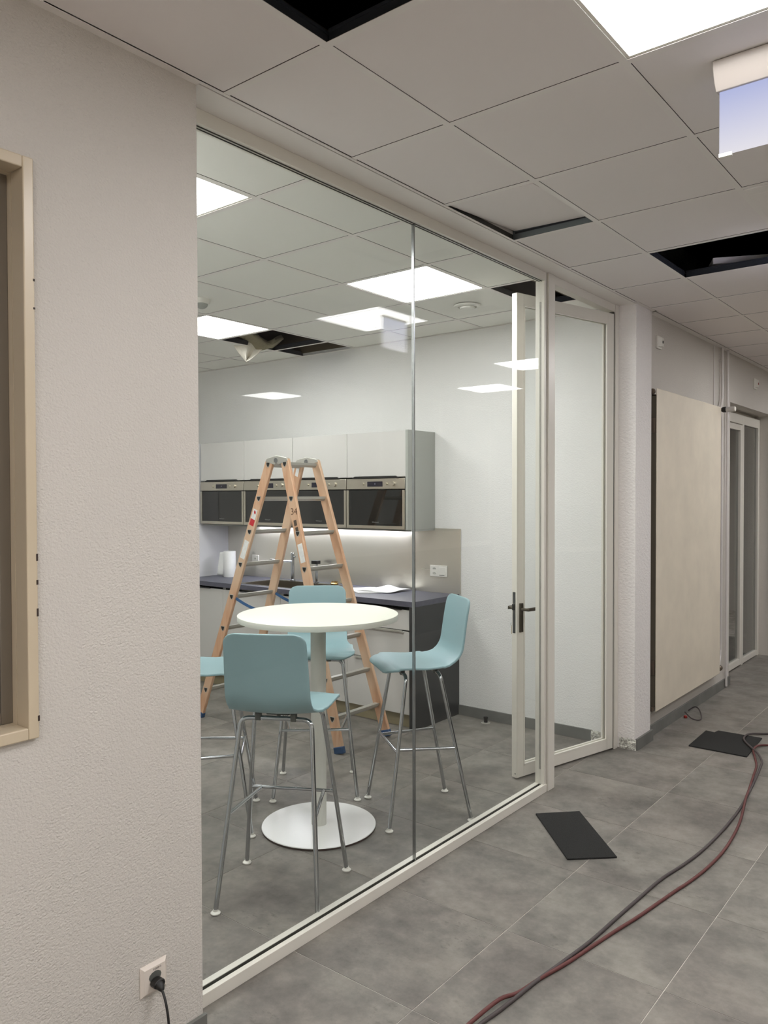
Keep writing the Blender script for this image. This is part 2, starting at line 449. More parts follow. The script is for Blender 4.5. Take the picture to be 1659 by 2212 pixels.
# right side of the corridor (behind the picture; seen mirrored in the glass)
w3 = MB(); w3.box(1.45, 1.6, -4, 2.2, 0, 3.5).box(1.45, 1.6, 2.2, 9.4, 2.86, 3.5).box(1.45, 1.6, 9.4, 12, 0, 3.5)
struct(w3.build('wall_right', M_WALL, smooth=False))
struct(bx(-2.2, 1.6, -4.15, -4.0, 0, 3.5).build('wall_rear', M_WALL, smooth=False))
struct(bx(-2.2, 1.6, 12.0, 12.15, 0, 3.5).build('wall_far', M_WALL, smooth=False))
# dark glazing on the right side
win2 = structroot('window_2', (1.5, 5.8, 0))
f_ = MB(); f_.box(1.47, 1.53, 2.2, 9.4, 1.0, 1.05).box(1.47, 1.53, 2.2, 9.4, 2.82, 2.86)
for k in range(7): f_.box(1.47, 1.53, 2.2 + 1.19 * k, 2.26 + 1.19 * k, 1.05, 2.82)
f_.build('window_frame', M_FRAME, win2)
bx(1.49, 1.50, 2.26, 9.34, 1.05, 2.82).build('pane', M_GLASS, win2)
bx(1.46, 1.56, 2.2, 9.4, 0.0, 1.0).build('parapet_panel', M_ENDP, win2)
struct(MB().box(4.7, 4.8, 1.9, 9.8, 0, 3.5).box(1.6, 4.7, 1.9, 2.0, 0, 3.5).box(1.6, 4.7, 9.7, 9.8, 0, 3.5).box(1.6, 4.7, 2.0, 9.7, 2.92, 2.96).build('wall_side_room', M_WALL, smooth=False))
# skirtings
struct(bx(-3.30, -2.235, 5.036, 5.05, 0, 0.075).build('baseboard_back', M_SKIRT, bevel=0.0015))
struct(bx(-6.86, -6.4, 5.036, 5.05, 0, 0.075).build('baseboard_back', M_SKIRT))
struct(bx(-1.925, -1.911, 5.03, 5.318, 0, 0.074).build('baseboard_column', M_SKIRT, bevel=0.0015))
struct(bx(XR, XR + 0.013, 5.318, 7.306, 0, 0.078).build('baseboard_corridor', M_SKIRT, bevel=0.0015))
pl = MB()
random.seed(3)
def plf(u, v):
    e = 0.0 if (u in (0, 1) or v in (0, 1)) else random.uniform(-0.006, 0.003)
    return (-2.03 + 0.113 * u, 5.021 + e, 0.002 + 0.072 * v + (random.uniform(-0.006, 0.004) if v == 1 else 0))
pl.grid(plf, 16, 9)
pl.box(-2.03, -1.917, 5.0215, 5.023, 0.0, 0.07)
struct(pl.build('trim_5', M_PLASTER, smooth=False))
pb = MB()
def pbf(u, v):
    e = 0.0 if v == 0 else random.uniform(-0.004, 0.002)
    return (-2.232 + 0.06 * u, 5.033 + e, 0.001 + 0.074 * v + (random.uniform(-0.004, 0.004) if v == 1 else 0))
pb.grid(pbf, 6, 7); pb.box(-2.232, -2.172, 5.034, 5.05, 0.0, 0.07)
struct(pb.build('trim_6', M_PLASTER, smooth=False))

# ------------------------------------------------------------------ ceiling
ceil = struct(bx(-7.2, 5.0, -4.2, 12.2, 3.5, 3.6).build('ceiling', M_VOID))
co = ceil.location.copy()
def cpart(mb, name, mt, bevel=0): return mb.build(name, mt, ceil, bevel=bevel, smooth=False)
def xrail(x, y0, y1, mt=M_TBAR):   # rail running along the corridor
    cpart(MB().box(x - 0.012, x + 0.012, y0, y1, H, H + 0.0015), 'ceiling_rail', mt)
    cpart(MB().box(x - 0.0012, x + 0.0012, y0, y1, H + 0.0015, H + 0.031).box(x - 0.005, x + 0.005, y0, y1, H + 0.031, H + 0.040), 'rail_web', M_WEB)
def yrail(y, x0, x1, mt=M_TBAR):
    cpart(MB().box(x0 + 0.012, x1 - 0.012, y - 0.012, y + 0.012, H - 0.0003, H + 0.0012), 'cross_rail', mt)
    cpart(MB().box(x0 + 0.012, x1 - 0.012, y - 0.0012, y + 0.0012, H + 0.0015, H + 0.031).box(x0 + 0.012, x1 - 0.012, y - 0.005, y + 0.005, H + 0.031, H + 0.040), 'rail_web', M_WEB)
tile_cache = {}
def ceiling_tile(x0, x1, y0, y1, mt, dz=0.0):
    """tile dropped into a cell; it sits off centre, so one edge shows a dark gap"""
    g0, g1 = 0.0112, 0.0140
    key = (round(x1 - x0, 3), round(y1 - y0, 3), mt.name)
    if key not in tile_cache:
        w, l = x1 - x0, y1 - y0
        t = bx(g1, w - g0, g0, l - g1, 0, 0.018).build('ceiling_tile', mt, ceil, world=False, smooth=False); tile_cache[key] = t
    else:
        t = tile_cache[key].copy(); C.objects.link(t); t.parent = ceil
    t.location = Vector((x0, y0, H + 0.0020 + dz)) - co
    return t
lights = []
def light_panel(x0, x1, y0, y1, label, mt, group):
    t = thing('ceiling_light', label, 'ceiling light', ((x0 + x1) / 2, (y0 + y1) / 2, H), 0, group)
    MB().box(x0 + .013, x1 - .013, y0 + .013, y1 - .013, H + .010, H + .06).build('housing', M_ALU, t, smooth=False)
    fr = MB(); a, b, c, d = x0 + .0125, x1 - .0125, y0 + .0125, y1 - .0125
    w = 0.010
    fr.box(a, b, c, c + w, H + .002, H + .010).box(a, b, d - w, d, H + .002, H + .010).box(a, a + w, c + w, d - w, H + .002, H + .010).box(b - w, b, c + w, d - w, H + .002, H + .010)
    fr.build('light_frame', M_FRAME, t, smooth=False)
    MB().box(a + w, b - w, c + w, d - w, H + .003, H + .009).build('diffuser', mt, t, smooth=False)
# --- corridor grid
cx = [-1.926, -1.497, -0.890, -0.288, 0.315, 0.918, 1.447]
cy = [-3.95] + [1.626 + 0.6005 * k for k in range(-9, 18)] + [11.99]
cy = [y for y in cy if y < 11.8] + [11.99]
corr_lights = {(2, 1.626): 'largest lit square ceiling panel above the corridor', (2, 4.028): 'lit ceiling panel beyond the hanging sign in the corridor',
               (2, 6.430): 'lit ceiling panel further down the corridor', (4, 7.631): 'lit ceiling panel at the far right of the corridor',
               (2, -0.776): 'added lit ceiling panel just behind the viewer', (2, -3.178): 'added lit ceiling panel near the rear wall', (2, 8.832): 'lit ceiling panel near the far end of the corridor',  # the two panels behind the viewer are added for lighting
               (4, -0.776): 'added lit ceiling panel behind the viewer by the right wall', (4, 1.626): 'added unseen lit ceiling panel above the right side of the corridor'}  # both panels added out of view to raise the light level
corr_holes = {(1, 1.0255), (1, 4.028)}
vent_cell = (2, 2.827)
lifted = (0, 2.827)
def near(a, b): return abs(a - b) < 0.02
for i in range(len(cx) - 1):
    for j in range(len(cy) - 1):
        x0, x1, y0, y1 = cx[i], cx[i + 1], cy[j], cy[j + 1]
        if y1 - y0 < 0.1: continue
        k = [l for (a, b), l in corr_lights.items() if a == i and near(b, y0)]
        if k:
            light_panel(x0, x1, y0, y1, k[0], M_LIGHT, 'corridor ceiling lights'); continue
        if any(a == i and near(b, y0) for a, b in corr_holes): continue
        if i == vent_cell[0] and near(y0, 3.427): 
            continue
        if i == lifted[0] and near(y0, lifted[1]):
            t = bx(0.012, 0.417, 0.012, 0.588, 0, 0.018).build('ceiling_tile', M_TILE, ceil, world=False, smooth=False)
            t.location = Vector((x0, y0, H + 0.006)) - co
            t.rotation_euler = (math.radians(3.6), math.radians(1.5), 0); continue
        if i == 0 and 4.9 < y0 < 5.0:   # notched around the column
            pass
        ceiling_tile(x0, x1, y0, y1, M_TILE)
for x in cx[1:-1]: xrail(x, -3.95, 11.99)
for i in range(len(cx) - 1):
    for y in cy[1:-1]: yrail(y, cx[i], cx[i + 1], M_TBAR)
light_panel(2.72, 3.32, 6.50, 7.10, 'lit ceiling panel in the side room, seen only mirrored in the glass', M_LIGHT, 'corridor ceiling lights')
light_panel(2.72, 3.32, 3.50, 4.10, 'added unseen lit ceiling panel at the near end of the side room', M_LIGHT, 'corridor ceiling lights')  # extra panel, added out of view to light the corridor side
# perimeter angles
MB().box(-1.942, -1.914, -4, 1.53, H - .002, H).box(-1.96, -1.914, 5.325, 12, H - .002, H).box(-1.925, -1.900, 5.0, 5.325, H - .002, H + .0005).box(-1.95, -1.900, 5.30, 5.325, H - .002, H).box(-1.926, -1.914, 1.53, 5.0, H - .002, H + .0002).build('edge_rail', M_TBAR, ceil, smooth=False)
MB().box(-1.9285, -1.926, 1.53, 5.0, H - .001, H + .03).build('edge_rail', M_GASKET, ceil, smooth=False)
# lining strip between the ceiling and the head of the glass wall
MB().box(-1.985, -1.9285, 1.53, 5.02, H - .004, H + .05).build('head_lining', M_TBAR, ceil, smooth=False)
MB().box(-2.13, -1.987, 1.53, 5.02, H - .001, H + .05).build('head_lining', M_TBAR, ceil, smooth=False)
MB().box(-1.9872, -1.985, 1.53, 5.02, H + .003, H + .05).build('head_lining', M_GASKET, ceil, smooth=False)
# --- kitchen grid
kx = [-6.855, -6.75, -6.147, -5.545, -4.942, -4.34, -3.70, -3.094, -2.482, -2.13]
kx = [-6.855, -6.745, -6.147, -5.545, -4.945, -4.330, -3.708, -3.094, -2.482, -2.13]
ky = [1.505, 1.655, 2.262, 2.873, 3.486, 4.102, 4.705, 5.048]
kl = {(7, 1): 'cut-off lit ceiling panel beside the stucco wall in the kitchen', (7, 4): 'lit kitchen ceiling panel crossed by the glass joint', (4, 4): 'lit kitchen ceiling panel beside the open dark ceiling gap', (4, 1): 'added lit kitchen ceiling panel hidden behind the stucco wall'}  # the hidden panel is added as extra illumination
kh = {(4, 5), (4, 6), (8, 5)}
for i in range(len(kx) - 1):
    for j in range(len(ky) - 1):
        x0, x1, y0, y1 = kx[i], kx[i + 1], ky[j], ky[j + 1]
        if (i, j) in kl: light_panel(x0, x1, y0, y1, kl[(i, j)], M_LIGHTK, 'kitchen ceiling lights'); continue
        if (i, j) in kh: continue
        ceiling_tile(x0, x1, y0, y1, M_TILEK)
for x in kx[1:-1]: xrail(x, 1.505, 5.048)
for i in range(len(kx) - 1):
    for y in ky[1:-1]: yrail(y, kx[i], kx[i + 1])
MB().box(-6.86, -2.13, 5.030, 5.05, H - .002, H).box(-6.86, -2.13, 1.50, 1.52, H - .002, H).box(-2.145, -2.125, 1.50, 5.05, H - .002, H).build('edge_rail', M_TBAR, ceil, smooth=False)
# exposed rails at the lifted tile and in the open cells
MB().box(-1.926, -1.497, 3.4235, 3.4255, H + .001, H + .045).box(-1.926, -1.497, 3.4215, 3.4295, H + .040, H + .046).build('bare_rail', M_TBARD, ceil, smooth=False)
# tile left leaning in the corridor gap
t = bx(-0.3, 0.3, -0.3, 0.3, -0.017, 0.017).build('loose_ceiling_tile', M_TILE, None, bevel=0.002)
tag(t, 'loose white ceiling tile lying tilted in the open corridor ceiling gap', 'ceiling tile')
t.location = (-1.198, 5.048, 2.960); t.rotation_euler = (0, 0, math.radians(24.8))

# --- mineral wool and hanging cloth in the kitchen gap
ins = MB()
def insf(u, v):
    return (-4.94 + 0.14 * v + 0.02 * math.sin(9 * u), 4.12 + 0.55 * u, 2.965 + 0.02 * math.sin(5 * u + 2 * v) - 0.03 * (1 - v) - (0.05 * math.exp(-((u - .72) / .15) ** 2)))
ins.grid(insf, 16, 6)
o = ins.build('insulation_batt', M_INSUL)
sm = o.modifiers.new('s', 'SOLIDIFY'); sm.thickness = 0.04; sm.offset = 1
tag(o, 'strip of brownish insulation sagging at the edge of the open kitchen ceiling gap', 'insulation')
cl = MB()
def clf(u, v):
    w = (1 - v) ** 0.8
    d = Vector((0.16, 0.26, 0)) ; c0 = Vector((-5.03, 4.30, 2.92))
    p = c0 + d * ((u - 0.42) * w + 0.42)
    p += Vector((-0.6, 0.5, 0)).normalized() * (0.035 * math.sin(9 * u + 2 * v) * (0.4 + v))
    p.z = 2.935 - 0.155 * v - 0.02 * math.sin(7 * u) * v
    return tuple(p)
cl.grid(clf, 16, 10)
o = cl.build('cloth', M_CLOTH); sm = o.modifiers.new('s', 'SOLIDIFY'); sm.thickness = 0.004
tag(o, 'crumpled off-white cloth hanging down from the open kitchen ceiling gap', 'cloth')

# ventilation grille in the corridor ceiling
v = thing('ceiling_vent', 'grey slotted ceiling vent beyond the hanging sign at the right edge', 'vent', (-0.589, 3.73, H))
x0, x1, y0, y1 = -0.876, -0.302, 3.441, 4.015
MB().box(x0, x1, y0, y0 + .075, H - .004, H + .012).box(x0, x1, y1 - .075, y1, H - .004, H + .012).box(x0, x0 + .075, y0 + .075, y1 - .075, H - .004, H + .012).box(x1 - .075, x1, y0 + .075, y1 - .075, H - .004, H + .012).build('vent_frame', M_TBAR, v, bevel=.002)
MB().box(x0 + .02, x1 - .02, y0 + .02, y1 - .02, H + .03, H + .035).build('backing', M_VOID, v)
n = 22
for k in range(n):
    y = y0 + .05 + (y1 - y0 - .1) * (k + .5) / n
    MB().beam((x0 + .07, y, H + .006), (x1 - .07, y, H + .006), (0, 1, .6), 0.022, 0.0015).build('slat', M_TBARD, v, smooth=False)

# round air diffuser and motion detector in the kitchen ceiling
d_ = thing('air_diffuser', 'round white air diffuser on the kitchen ceiling beside the lit panel', 'diffuser', (-2.80, 4.38, H))
MB().lathe([(0.088, -0.002), (0.086, -0.010), (0.062, -0.014), (0.060, 0.003)], (-2.80, 4.38, H), 40).build('outer_ring', M_TILEK, d_)
MB().lathe([(0.030, -0.026), (0.046, -0.024), (0.050, -0.016), (0.044, -0.008)], (-2.80, 4.38, H), 32).build('centre_disc', M_TILEK, d_)
d_ = thing('motion_detector', 'small round white motion detector on the kitchen ceiling by the stucco edge', 'detector', (-4.02, 3.20, H))
MB().lathe([(0.05, -0.028), (0.054, -0.012), (0.054, 0.003)], (-4.02, 3.20, H), 28).build('base_ring', M_GLIDE, d_)
MB().lathe([(0.012, -0.056), (0.028, -0.050), (0.038, -0.038), (0.041, -0.028)], (-4.02, 3.20, H), 24).build('lens', M_CABSIDE, d_)

# hanging signs
def sign(name, label, c, ang, l=0.33, hk=1.0, low=-0.255, face=None, hy=1.0):
    r = thing(name, label, 'sign', c, ang, None)
    prof = [(-0.045, 0.0), (-0.045, -0.020), (-0.030, -0.055), (-0.012, -0.075), (0.012, -0.075), (0.030, -0.055), (0.045, -0.020), (0.045, 0.0)]
    MB().prism(prof, -0.008, l + 0.008, lambda a, b, h: (h, a * hy, b * hk)).build('sign_housing', mat('sign_housing_grey', (190, 182, 174), .5), r, world=False, bevel=.002)
    MB().box(0.0, l, -0.004, 0.004, low, -0.075 * hk).build('lit_face', face or M_SIGN, r, world=False, smooth=False)
    MB().box(-0.001, 0.035, -0.0055, 0.0055, low - .007, low + .003).build('end_clip', M_GLIDE, r, world=False, smooth=False)
    return r
sign('hanging_sign', 'lit pale blue hanging sign with blank face at the top right', (-0.683, 2.42, H), 0)
s2 = sign('hanging_sign', 'lit hanging sign seen only as a pale blue reflection in the glass', (-0.75, 4.25, H + .002), math.pi / 2, .26, .22, -.222, M_SIGN2, .3)

# ------------------------------------------------------------------ cream-framed window on the near wall
win = structroot('window_1', (-1.95, 0.3, 0))
fw = 0.028; X0, X1 = -1.985, -1.925
f_ = MB(); oy0, oy1, oz0, oz1 = wy0 - 0.027, 1.013, 1.052, 2.505
f_.box(X0, X1, oy0, oy0 + fw, oz0, oz1).box(X0, X1, oy1 - fw, oy1, oz0, oz1).box(X0, X1, oy0 + fw, oy1 - fw, oz1 - .030, oz1).box(X0, X1, oy0 + fw, oy1 - fw, oz0, oz0 + .030)
f_.build('window_frame', M_CREAM, win, bevel=.003, smooth=False)
f_ = MB(); a, b, c, d = oy0 + fw - .0099, oy1 - fw + .0099, oz0 + .0201, oz1 - .0201
f_.box(XL2, X0, a, a + .01, c, d).box(XL2, X0, b - .01, b, c, d).box(XL2, X0, a + .01, b - .01, d - .01, d).box(XL2, X0, a + .01, b - .01, c, c + .01)
f_.build('reveal_lining', M_CREAM, win, smooth=False)
b -= .01; a += .01; c += .01; d -= .01
f_ = MB(); s = .030
f_.box(-2.045, -2.005, b - s, b, c, d).box(-2.045, -2.005, a, a + s, c, d).box(-2.045, -2.005, a + s, b - s, c, c + s).box(-2.045, -2.005, a + s, b - s, d - s, d)
f_.build('sash', M_ALU, win, bevel=.002, smooth=False)
f_ = MB(); b -= s + .002; a += s + .002; c += s + .002; d -= s + .002; s = .012
f_.box(-2.05, -2.022, b - s, b, c, d).box(-2.05, -2.022, a, a + s, c, d).box(-2.05, -2.022, a + s, b - s, c, c + s).box(-2.05, -2.022, a + s, b - s, d - s, d)
f_.build('glazing_bead', M_GASKET, win, smooth=False)
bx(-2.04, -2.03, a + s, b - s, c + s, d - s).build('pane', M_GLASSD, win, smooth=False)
# chips where the paint has come off the frame edge
for z_, l_ in ((1.50, .018), (1.44, .012), (1.36, .020), (1.095, .014), (2.20, .006), (2.13, .005)):
    MB().box(-1.9255, -1.9243, 1.0085, 1.0135, z_, z_ + l_).build('paint_chip', M_DARKEDGE, win, smooth=False)

# ------------------------------------------------------------------ glass wall
gw = thing('glass_partition', 'white-framed floor-to-ceiling glass wall in front of the kitchen', 'glass wall', (-2.075, 2.8, 0))
MB().box(-2.10, -2.050, 1.535, 4.02, 2.852, 2.899).build('head_profile', M_FRAME, gw, bevel=.0015)
MB().box(-2.0690, -2.0660, 1.535, 4.00, 2.8490, 2.852).box(-2.0840, -2.081, 1.535, 4.00, 2.8490, 2.852).build('head_gasket', M_GASKET, gw)
MB().box(-2.0665, -2.045, 1.535, 4.02, 0.0, 0.044).box(-2.110, -2.0835, 1.535, 4.02, 0.0, 0.044).box(-2.0835, -2.0665, 1.535, 4.02, 0.0, 0.030).build('sill_profile', M_FRAME, gw, bevel=.0012)
MB().box(-2.0690, -2.0665, 1.535, 4.0, 0.030, 0.0425).box(-2.0835, -2.081, 1.535, 4.0, 0.030, 0.0425).build('sill_gasket', M_GASKET, gw)
MB().box(-2.105, -2.050, 3.996, 4.018, 0.044, 2.852).build('end_profile', M_FRAME, gw, bevel=.0012)
MB().box(-2.098, -2.056, 4.018, 4.026, 0.0, 2.90).build('end_gasket', M_GASKET, gw)
YJ = 2.808
MB().box(-2.081, -2.069, 1.535, YJ - .003, 0.034, 2.850).build('glass_pane', M_GLASS, gw, smooth=False)
MB().box(-2.081, -2.069, YJ + .003, 3.996, 0.034, 2.850).build('glass_pane', M_GLASS, gw, smooth=False)
MB().box(-2.0822, -2.0678, YJ - .0032, YJ + .0032, 0.036, 2.850).build('joint_strip', mat('joint_strip_steel', (150, 152, 152), 0.2, metal=0.9), gw, bevel=.0008)
# smears on the glass
# door frame
dr = structroot('door_1', (-2.07, 4.5, 0))
MB().box(-2.105, -2.040, 4.028, 4.105, 0.0, 2.899).build('door_post', M_FRAME, dr, bevel=.002)
MB().box(-2.105, -2.040, 4.970, 5.020, 0.0, 2.899).build('door_post', M_FRAME, dr, bevel=.002)
MB().box(-2.100, -2.045, 4.105, 4.970, 2.850, 2.899).build('door_head', M_FRAME, dr, bevel=.0015)
MB().box(-2.08, -2.05, 4.955, 4.970, 0.0, 2.85).build('door_gasket', M_GASKET, dr)
# leaf, ajar into the kitchen
A = Vector((-2.264, 4.072, 0)); B = Vector((-2.046, 4.952, 0)); LW = (A - B).length
ang = math.atan2((A - B).y, (A - B).x)
lf = bpy.data.objects.new('door_leaf', None)
leaf = None
def L_(mb, name, mt, bevel=0.0, parent=None, smooth=True):
    o = mb.build(name, mt, parent if parent is not None else leaf, world=False, bevel=bevel, smooth=smooth); return o
T = 0.040; SW = 0.058; z0, z1 = 0.012, 2.836
fm = MB().box(0, SW, -T, 0, z0, z1).box(LW - SW, LW, -T, 0, z0, z1).box(SW, LW - SW, -T, 0, z0, z0 + .062).box(SW, LW - SW, -T, 0, z1 - .062, z1)
leaf = fm.build('door_leaf', M_FRAME, None, bevel=.0015)
# re-origin the leaf mesh at the hinge
leaf.data.transform(Matrix.Translation(leaf.location)); leaf.parent = dr
leaf.location = B - dr.location; leaf.rotation_euler = (0, 0, ang)
bd = MB()
for yy in ((-T - 0.001, -T + .012), (-.012, .001)):
    bd.box(SW, SW + .012, yy[0], yy[1], z0 + .062, z1 - .062).box(LW - SW - .010, LW - SW, yy[0], yy[1], z0 + .062, z1 - .062).box(SW, LW - SW, yy[0], yy[1], z0 + .062, z0 + .072).box(SW, LW - SW, yy[0], yy[1], z1 - .072, z1 - .062)
L_(bd, 'glazing_bead', M_FRAME)
L_(MB().box(SW + .012, SW + .0128, -.0135, -.0115, z0 + .074, z1 - .074), 'leaf_gasket', M_GASKET)
L_(MB().box(SW, LW - SW, -.025, -.015, z0 + .062, z1 - .062), 'leaf_pane', M_GLASS, smooth=False)
L_(MB().box(LW, LW + .002, -.031, -.011, .86, 1.10), 'lock_plate', mat('lock_steel', (96, 98, 98), .35, metal=.8))
L_(MB().box(LW + .0005, LW + .012, -.028, -.014, .995, 1.030), 'latch', M_BLACK, .001)
L_(MB().box(LW - .048, LW - .018, 0.0, .008, .865, 1.035), 'handle_plate', M_HANDLE, .002)
L_(MB().tube([(LW - .033, .008, 1.0), (LW - .033, .045, 1.0), (LW - .045, .052, 1.0)], .009, 12), 'handle_neck', M_HANDLE)
L_(MB().box(LW - .165, LW - .035, .046, .056, .990, 1.010), 'handle_lever', M_HANDLE, .003)
L_(MB().box(LW - .048, LW - .018, -T - .008, -T, .865, 1.035), 'handle_plate', M_HANDLE, .002)
L_(MB().tube([(LW - .033, -T - .008, 1.0), (LW - .033, -T - .045, 1.0)], .009, 12), 'handle_neck', M_HANDLE)
L_(MB().box(LW - .150, LW - .024, -T - .056, -T - .046, .990, 1.010), 'handle_lever', M_HANDLE, .003)
L_(MB().tube([(LW - .033 + .011 * math.cos(a_), -T - .030, .905 + .011 * math.sin(a_)) for a_ in [k * math.pi / 6 for k in range(12)]], .0012, 6, closed=True), 'key_ring', M_CHROME)
L_(MB().box(LW - .038, LW - .030, -T - .031, -T - .029, .845, .893), 'key', M_BRASS)
for zz in (.035, 2.79): 
    L_(MB().lathe([(.0035, 0), (.0035, .0015)], (LW, -.012, zz), 10, 'x'), 'screw', M_GASKET if zz < 1 else M_GLIDE)

# door stop on the kitchen floor
d_ = thing('door_stop', 'small dark door stop on a disc on the kitchen floor by the skirting', 'door stop', (-3.02, 4.97, 0))
MB().lathe([(.034, 0), (.034, .003), (.030, .005)], (-3.02, 4.97, 0), 24).build('disc', M_ALUR, d_)
MB().lathe([(.014, .005), (.014, .030), (.017, .034), (.017, .044), (.010, .048)], (-3.02, 4.97, 0), 20).build('stop_post', M_BLACK, d_)

# ------------------------------------------------------------------ far glazed door
dr2 = structroot('door_2', (-2.1, 8.1, 0))
xa, xb = -2.14, -2.085
ft = 2.44
f_ = MB().box(xa, xb, 7.30, 7.36, 0, ft).box(xa, xb, 8.20, 8.26, 0, ft).box(xa, xb, 8.80, 8.868, 0, ft).box(xa, xb, 7.36, 8.20, ft - .09, ft).box(xa, xb, 8.26, 8.80, ft - .09, ft).box(xa, xb, 8.26, 8.80, 0.01, .06)
f_.build('door_frame', M_FRAME, dr2, bevel=.002)
f_ = MB().box(xa, xb + .002, 7.37, 7.43, .015, ft - .10).box(xa, xb + .002, 8.13, 8.19, .015, ft - .10).box(xa, xb + .002, 7.43, 8.13, .015, .075).box(xa, xb + .002, 7.43, 8.13, ft - .155, ft - .10)
f_.build('door_leaf', M_FRAME, dr2, bevel=.002)
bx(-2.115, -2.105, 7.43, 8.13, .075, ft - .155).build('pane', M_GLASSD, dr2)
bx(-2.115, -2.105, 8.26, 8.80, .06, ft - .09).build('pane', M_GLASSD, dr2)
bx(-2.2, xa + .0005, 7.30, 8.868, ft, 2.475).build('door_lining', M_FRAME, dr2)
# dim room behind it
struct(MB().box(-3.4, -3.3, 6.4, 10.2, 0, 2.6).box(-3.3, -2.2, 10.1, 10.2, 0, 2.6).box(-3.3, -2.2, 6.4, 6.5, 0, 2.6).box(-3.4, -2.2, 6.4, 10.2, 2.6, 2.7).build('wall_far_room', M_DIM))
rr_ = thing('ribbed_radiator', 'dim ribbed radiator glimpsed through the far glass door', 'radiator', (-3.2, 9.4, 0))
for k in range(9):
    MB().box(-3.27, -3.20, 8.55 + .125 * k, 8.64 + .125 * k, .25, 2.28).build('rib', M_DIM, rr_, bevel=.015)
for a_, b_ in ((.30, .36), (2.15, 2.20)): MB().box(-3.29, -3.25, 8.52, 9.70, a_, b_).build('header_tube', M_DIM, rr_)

# ------------------------------------------------------------------ bar table
tx, ty = -2.73, 2.888
tb = thing('bar_table', 'round white bar table on a single pole among the four stools', 'table', (tx, ty, 0))
MB().lathe([(0.392, 1.046), (0.400, 1.047), (0.400, 1.0735), (0.396, 1.0752)], (tx, ty, 0), 96).build('tabletop', M_TABLE, tb)
MB().lathe([(0.4004, 1.0475), (0.4006, 1.048), (0.4006, 1.0725), (0.4004, 1.073)], (tx, ty, 0), 96).build('edge_band', M_TEDGE, tb)
MB().lathe([(0.038, 0.012), (0.038, 1.040)], (tx, ty, 0), 40).build('pole', M_TPOLE, tb)
MB().lathe([(0.11, 1.034), (0.11, 1.046)], (tx, ty, 0), 32).build('mounting_plate', M_TPOLE, tb)
MB().lathe([(0.278, 0.0), (0.286, 0.001), (0.286, 0.010)], (tx, ty, 0), 80).build('base_rim', M_DARKEDGE, tb)
MB().lathe([(0.286, 0.010), (0.287, 0.0105), (0.285, 0.014)], (tx, ty, 0), 80).build('base_plate', mat('glossy_white_plate', (240, 240, 238), 0.22), tb)

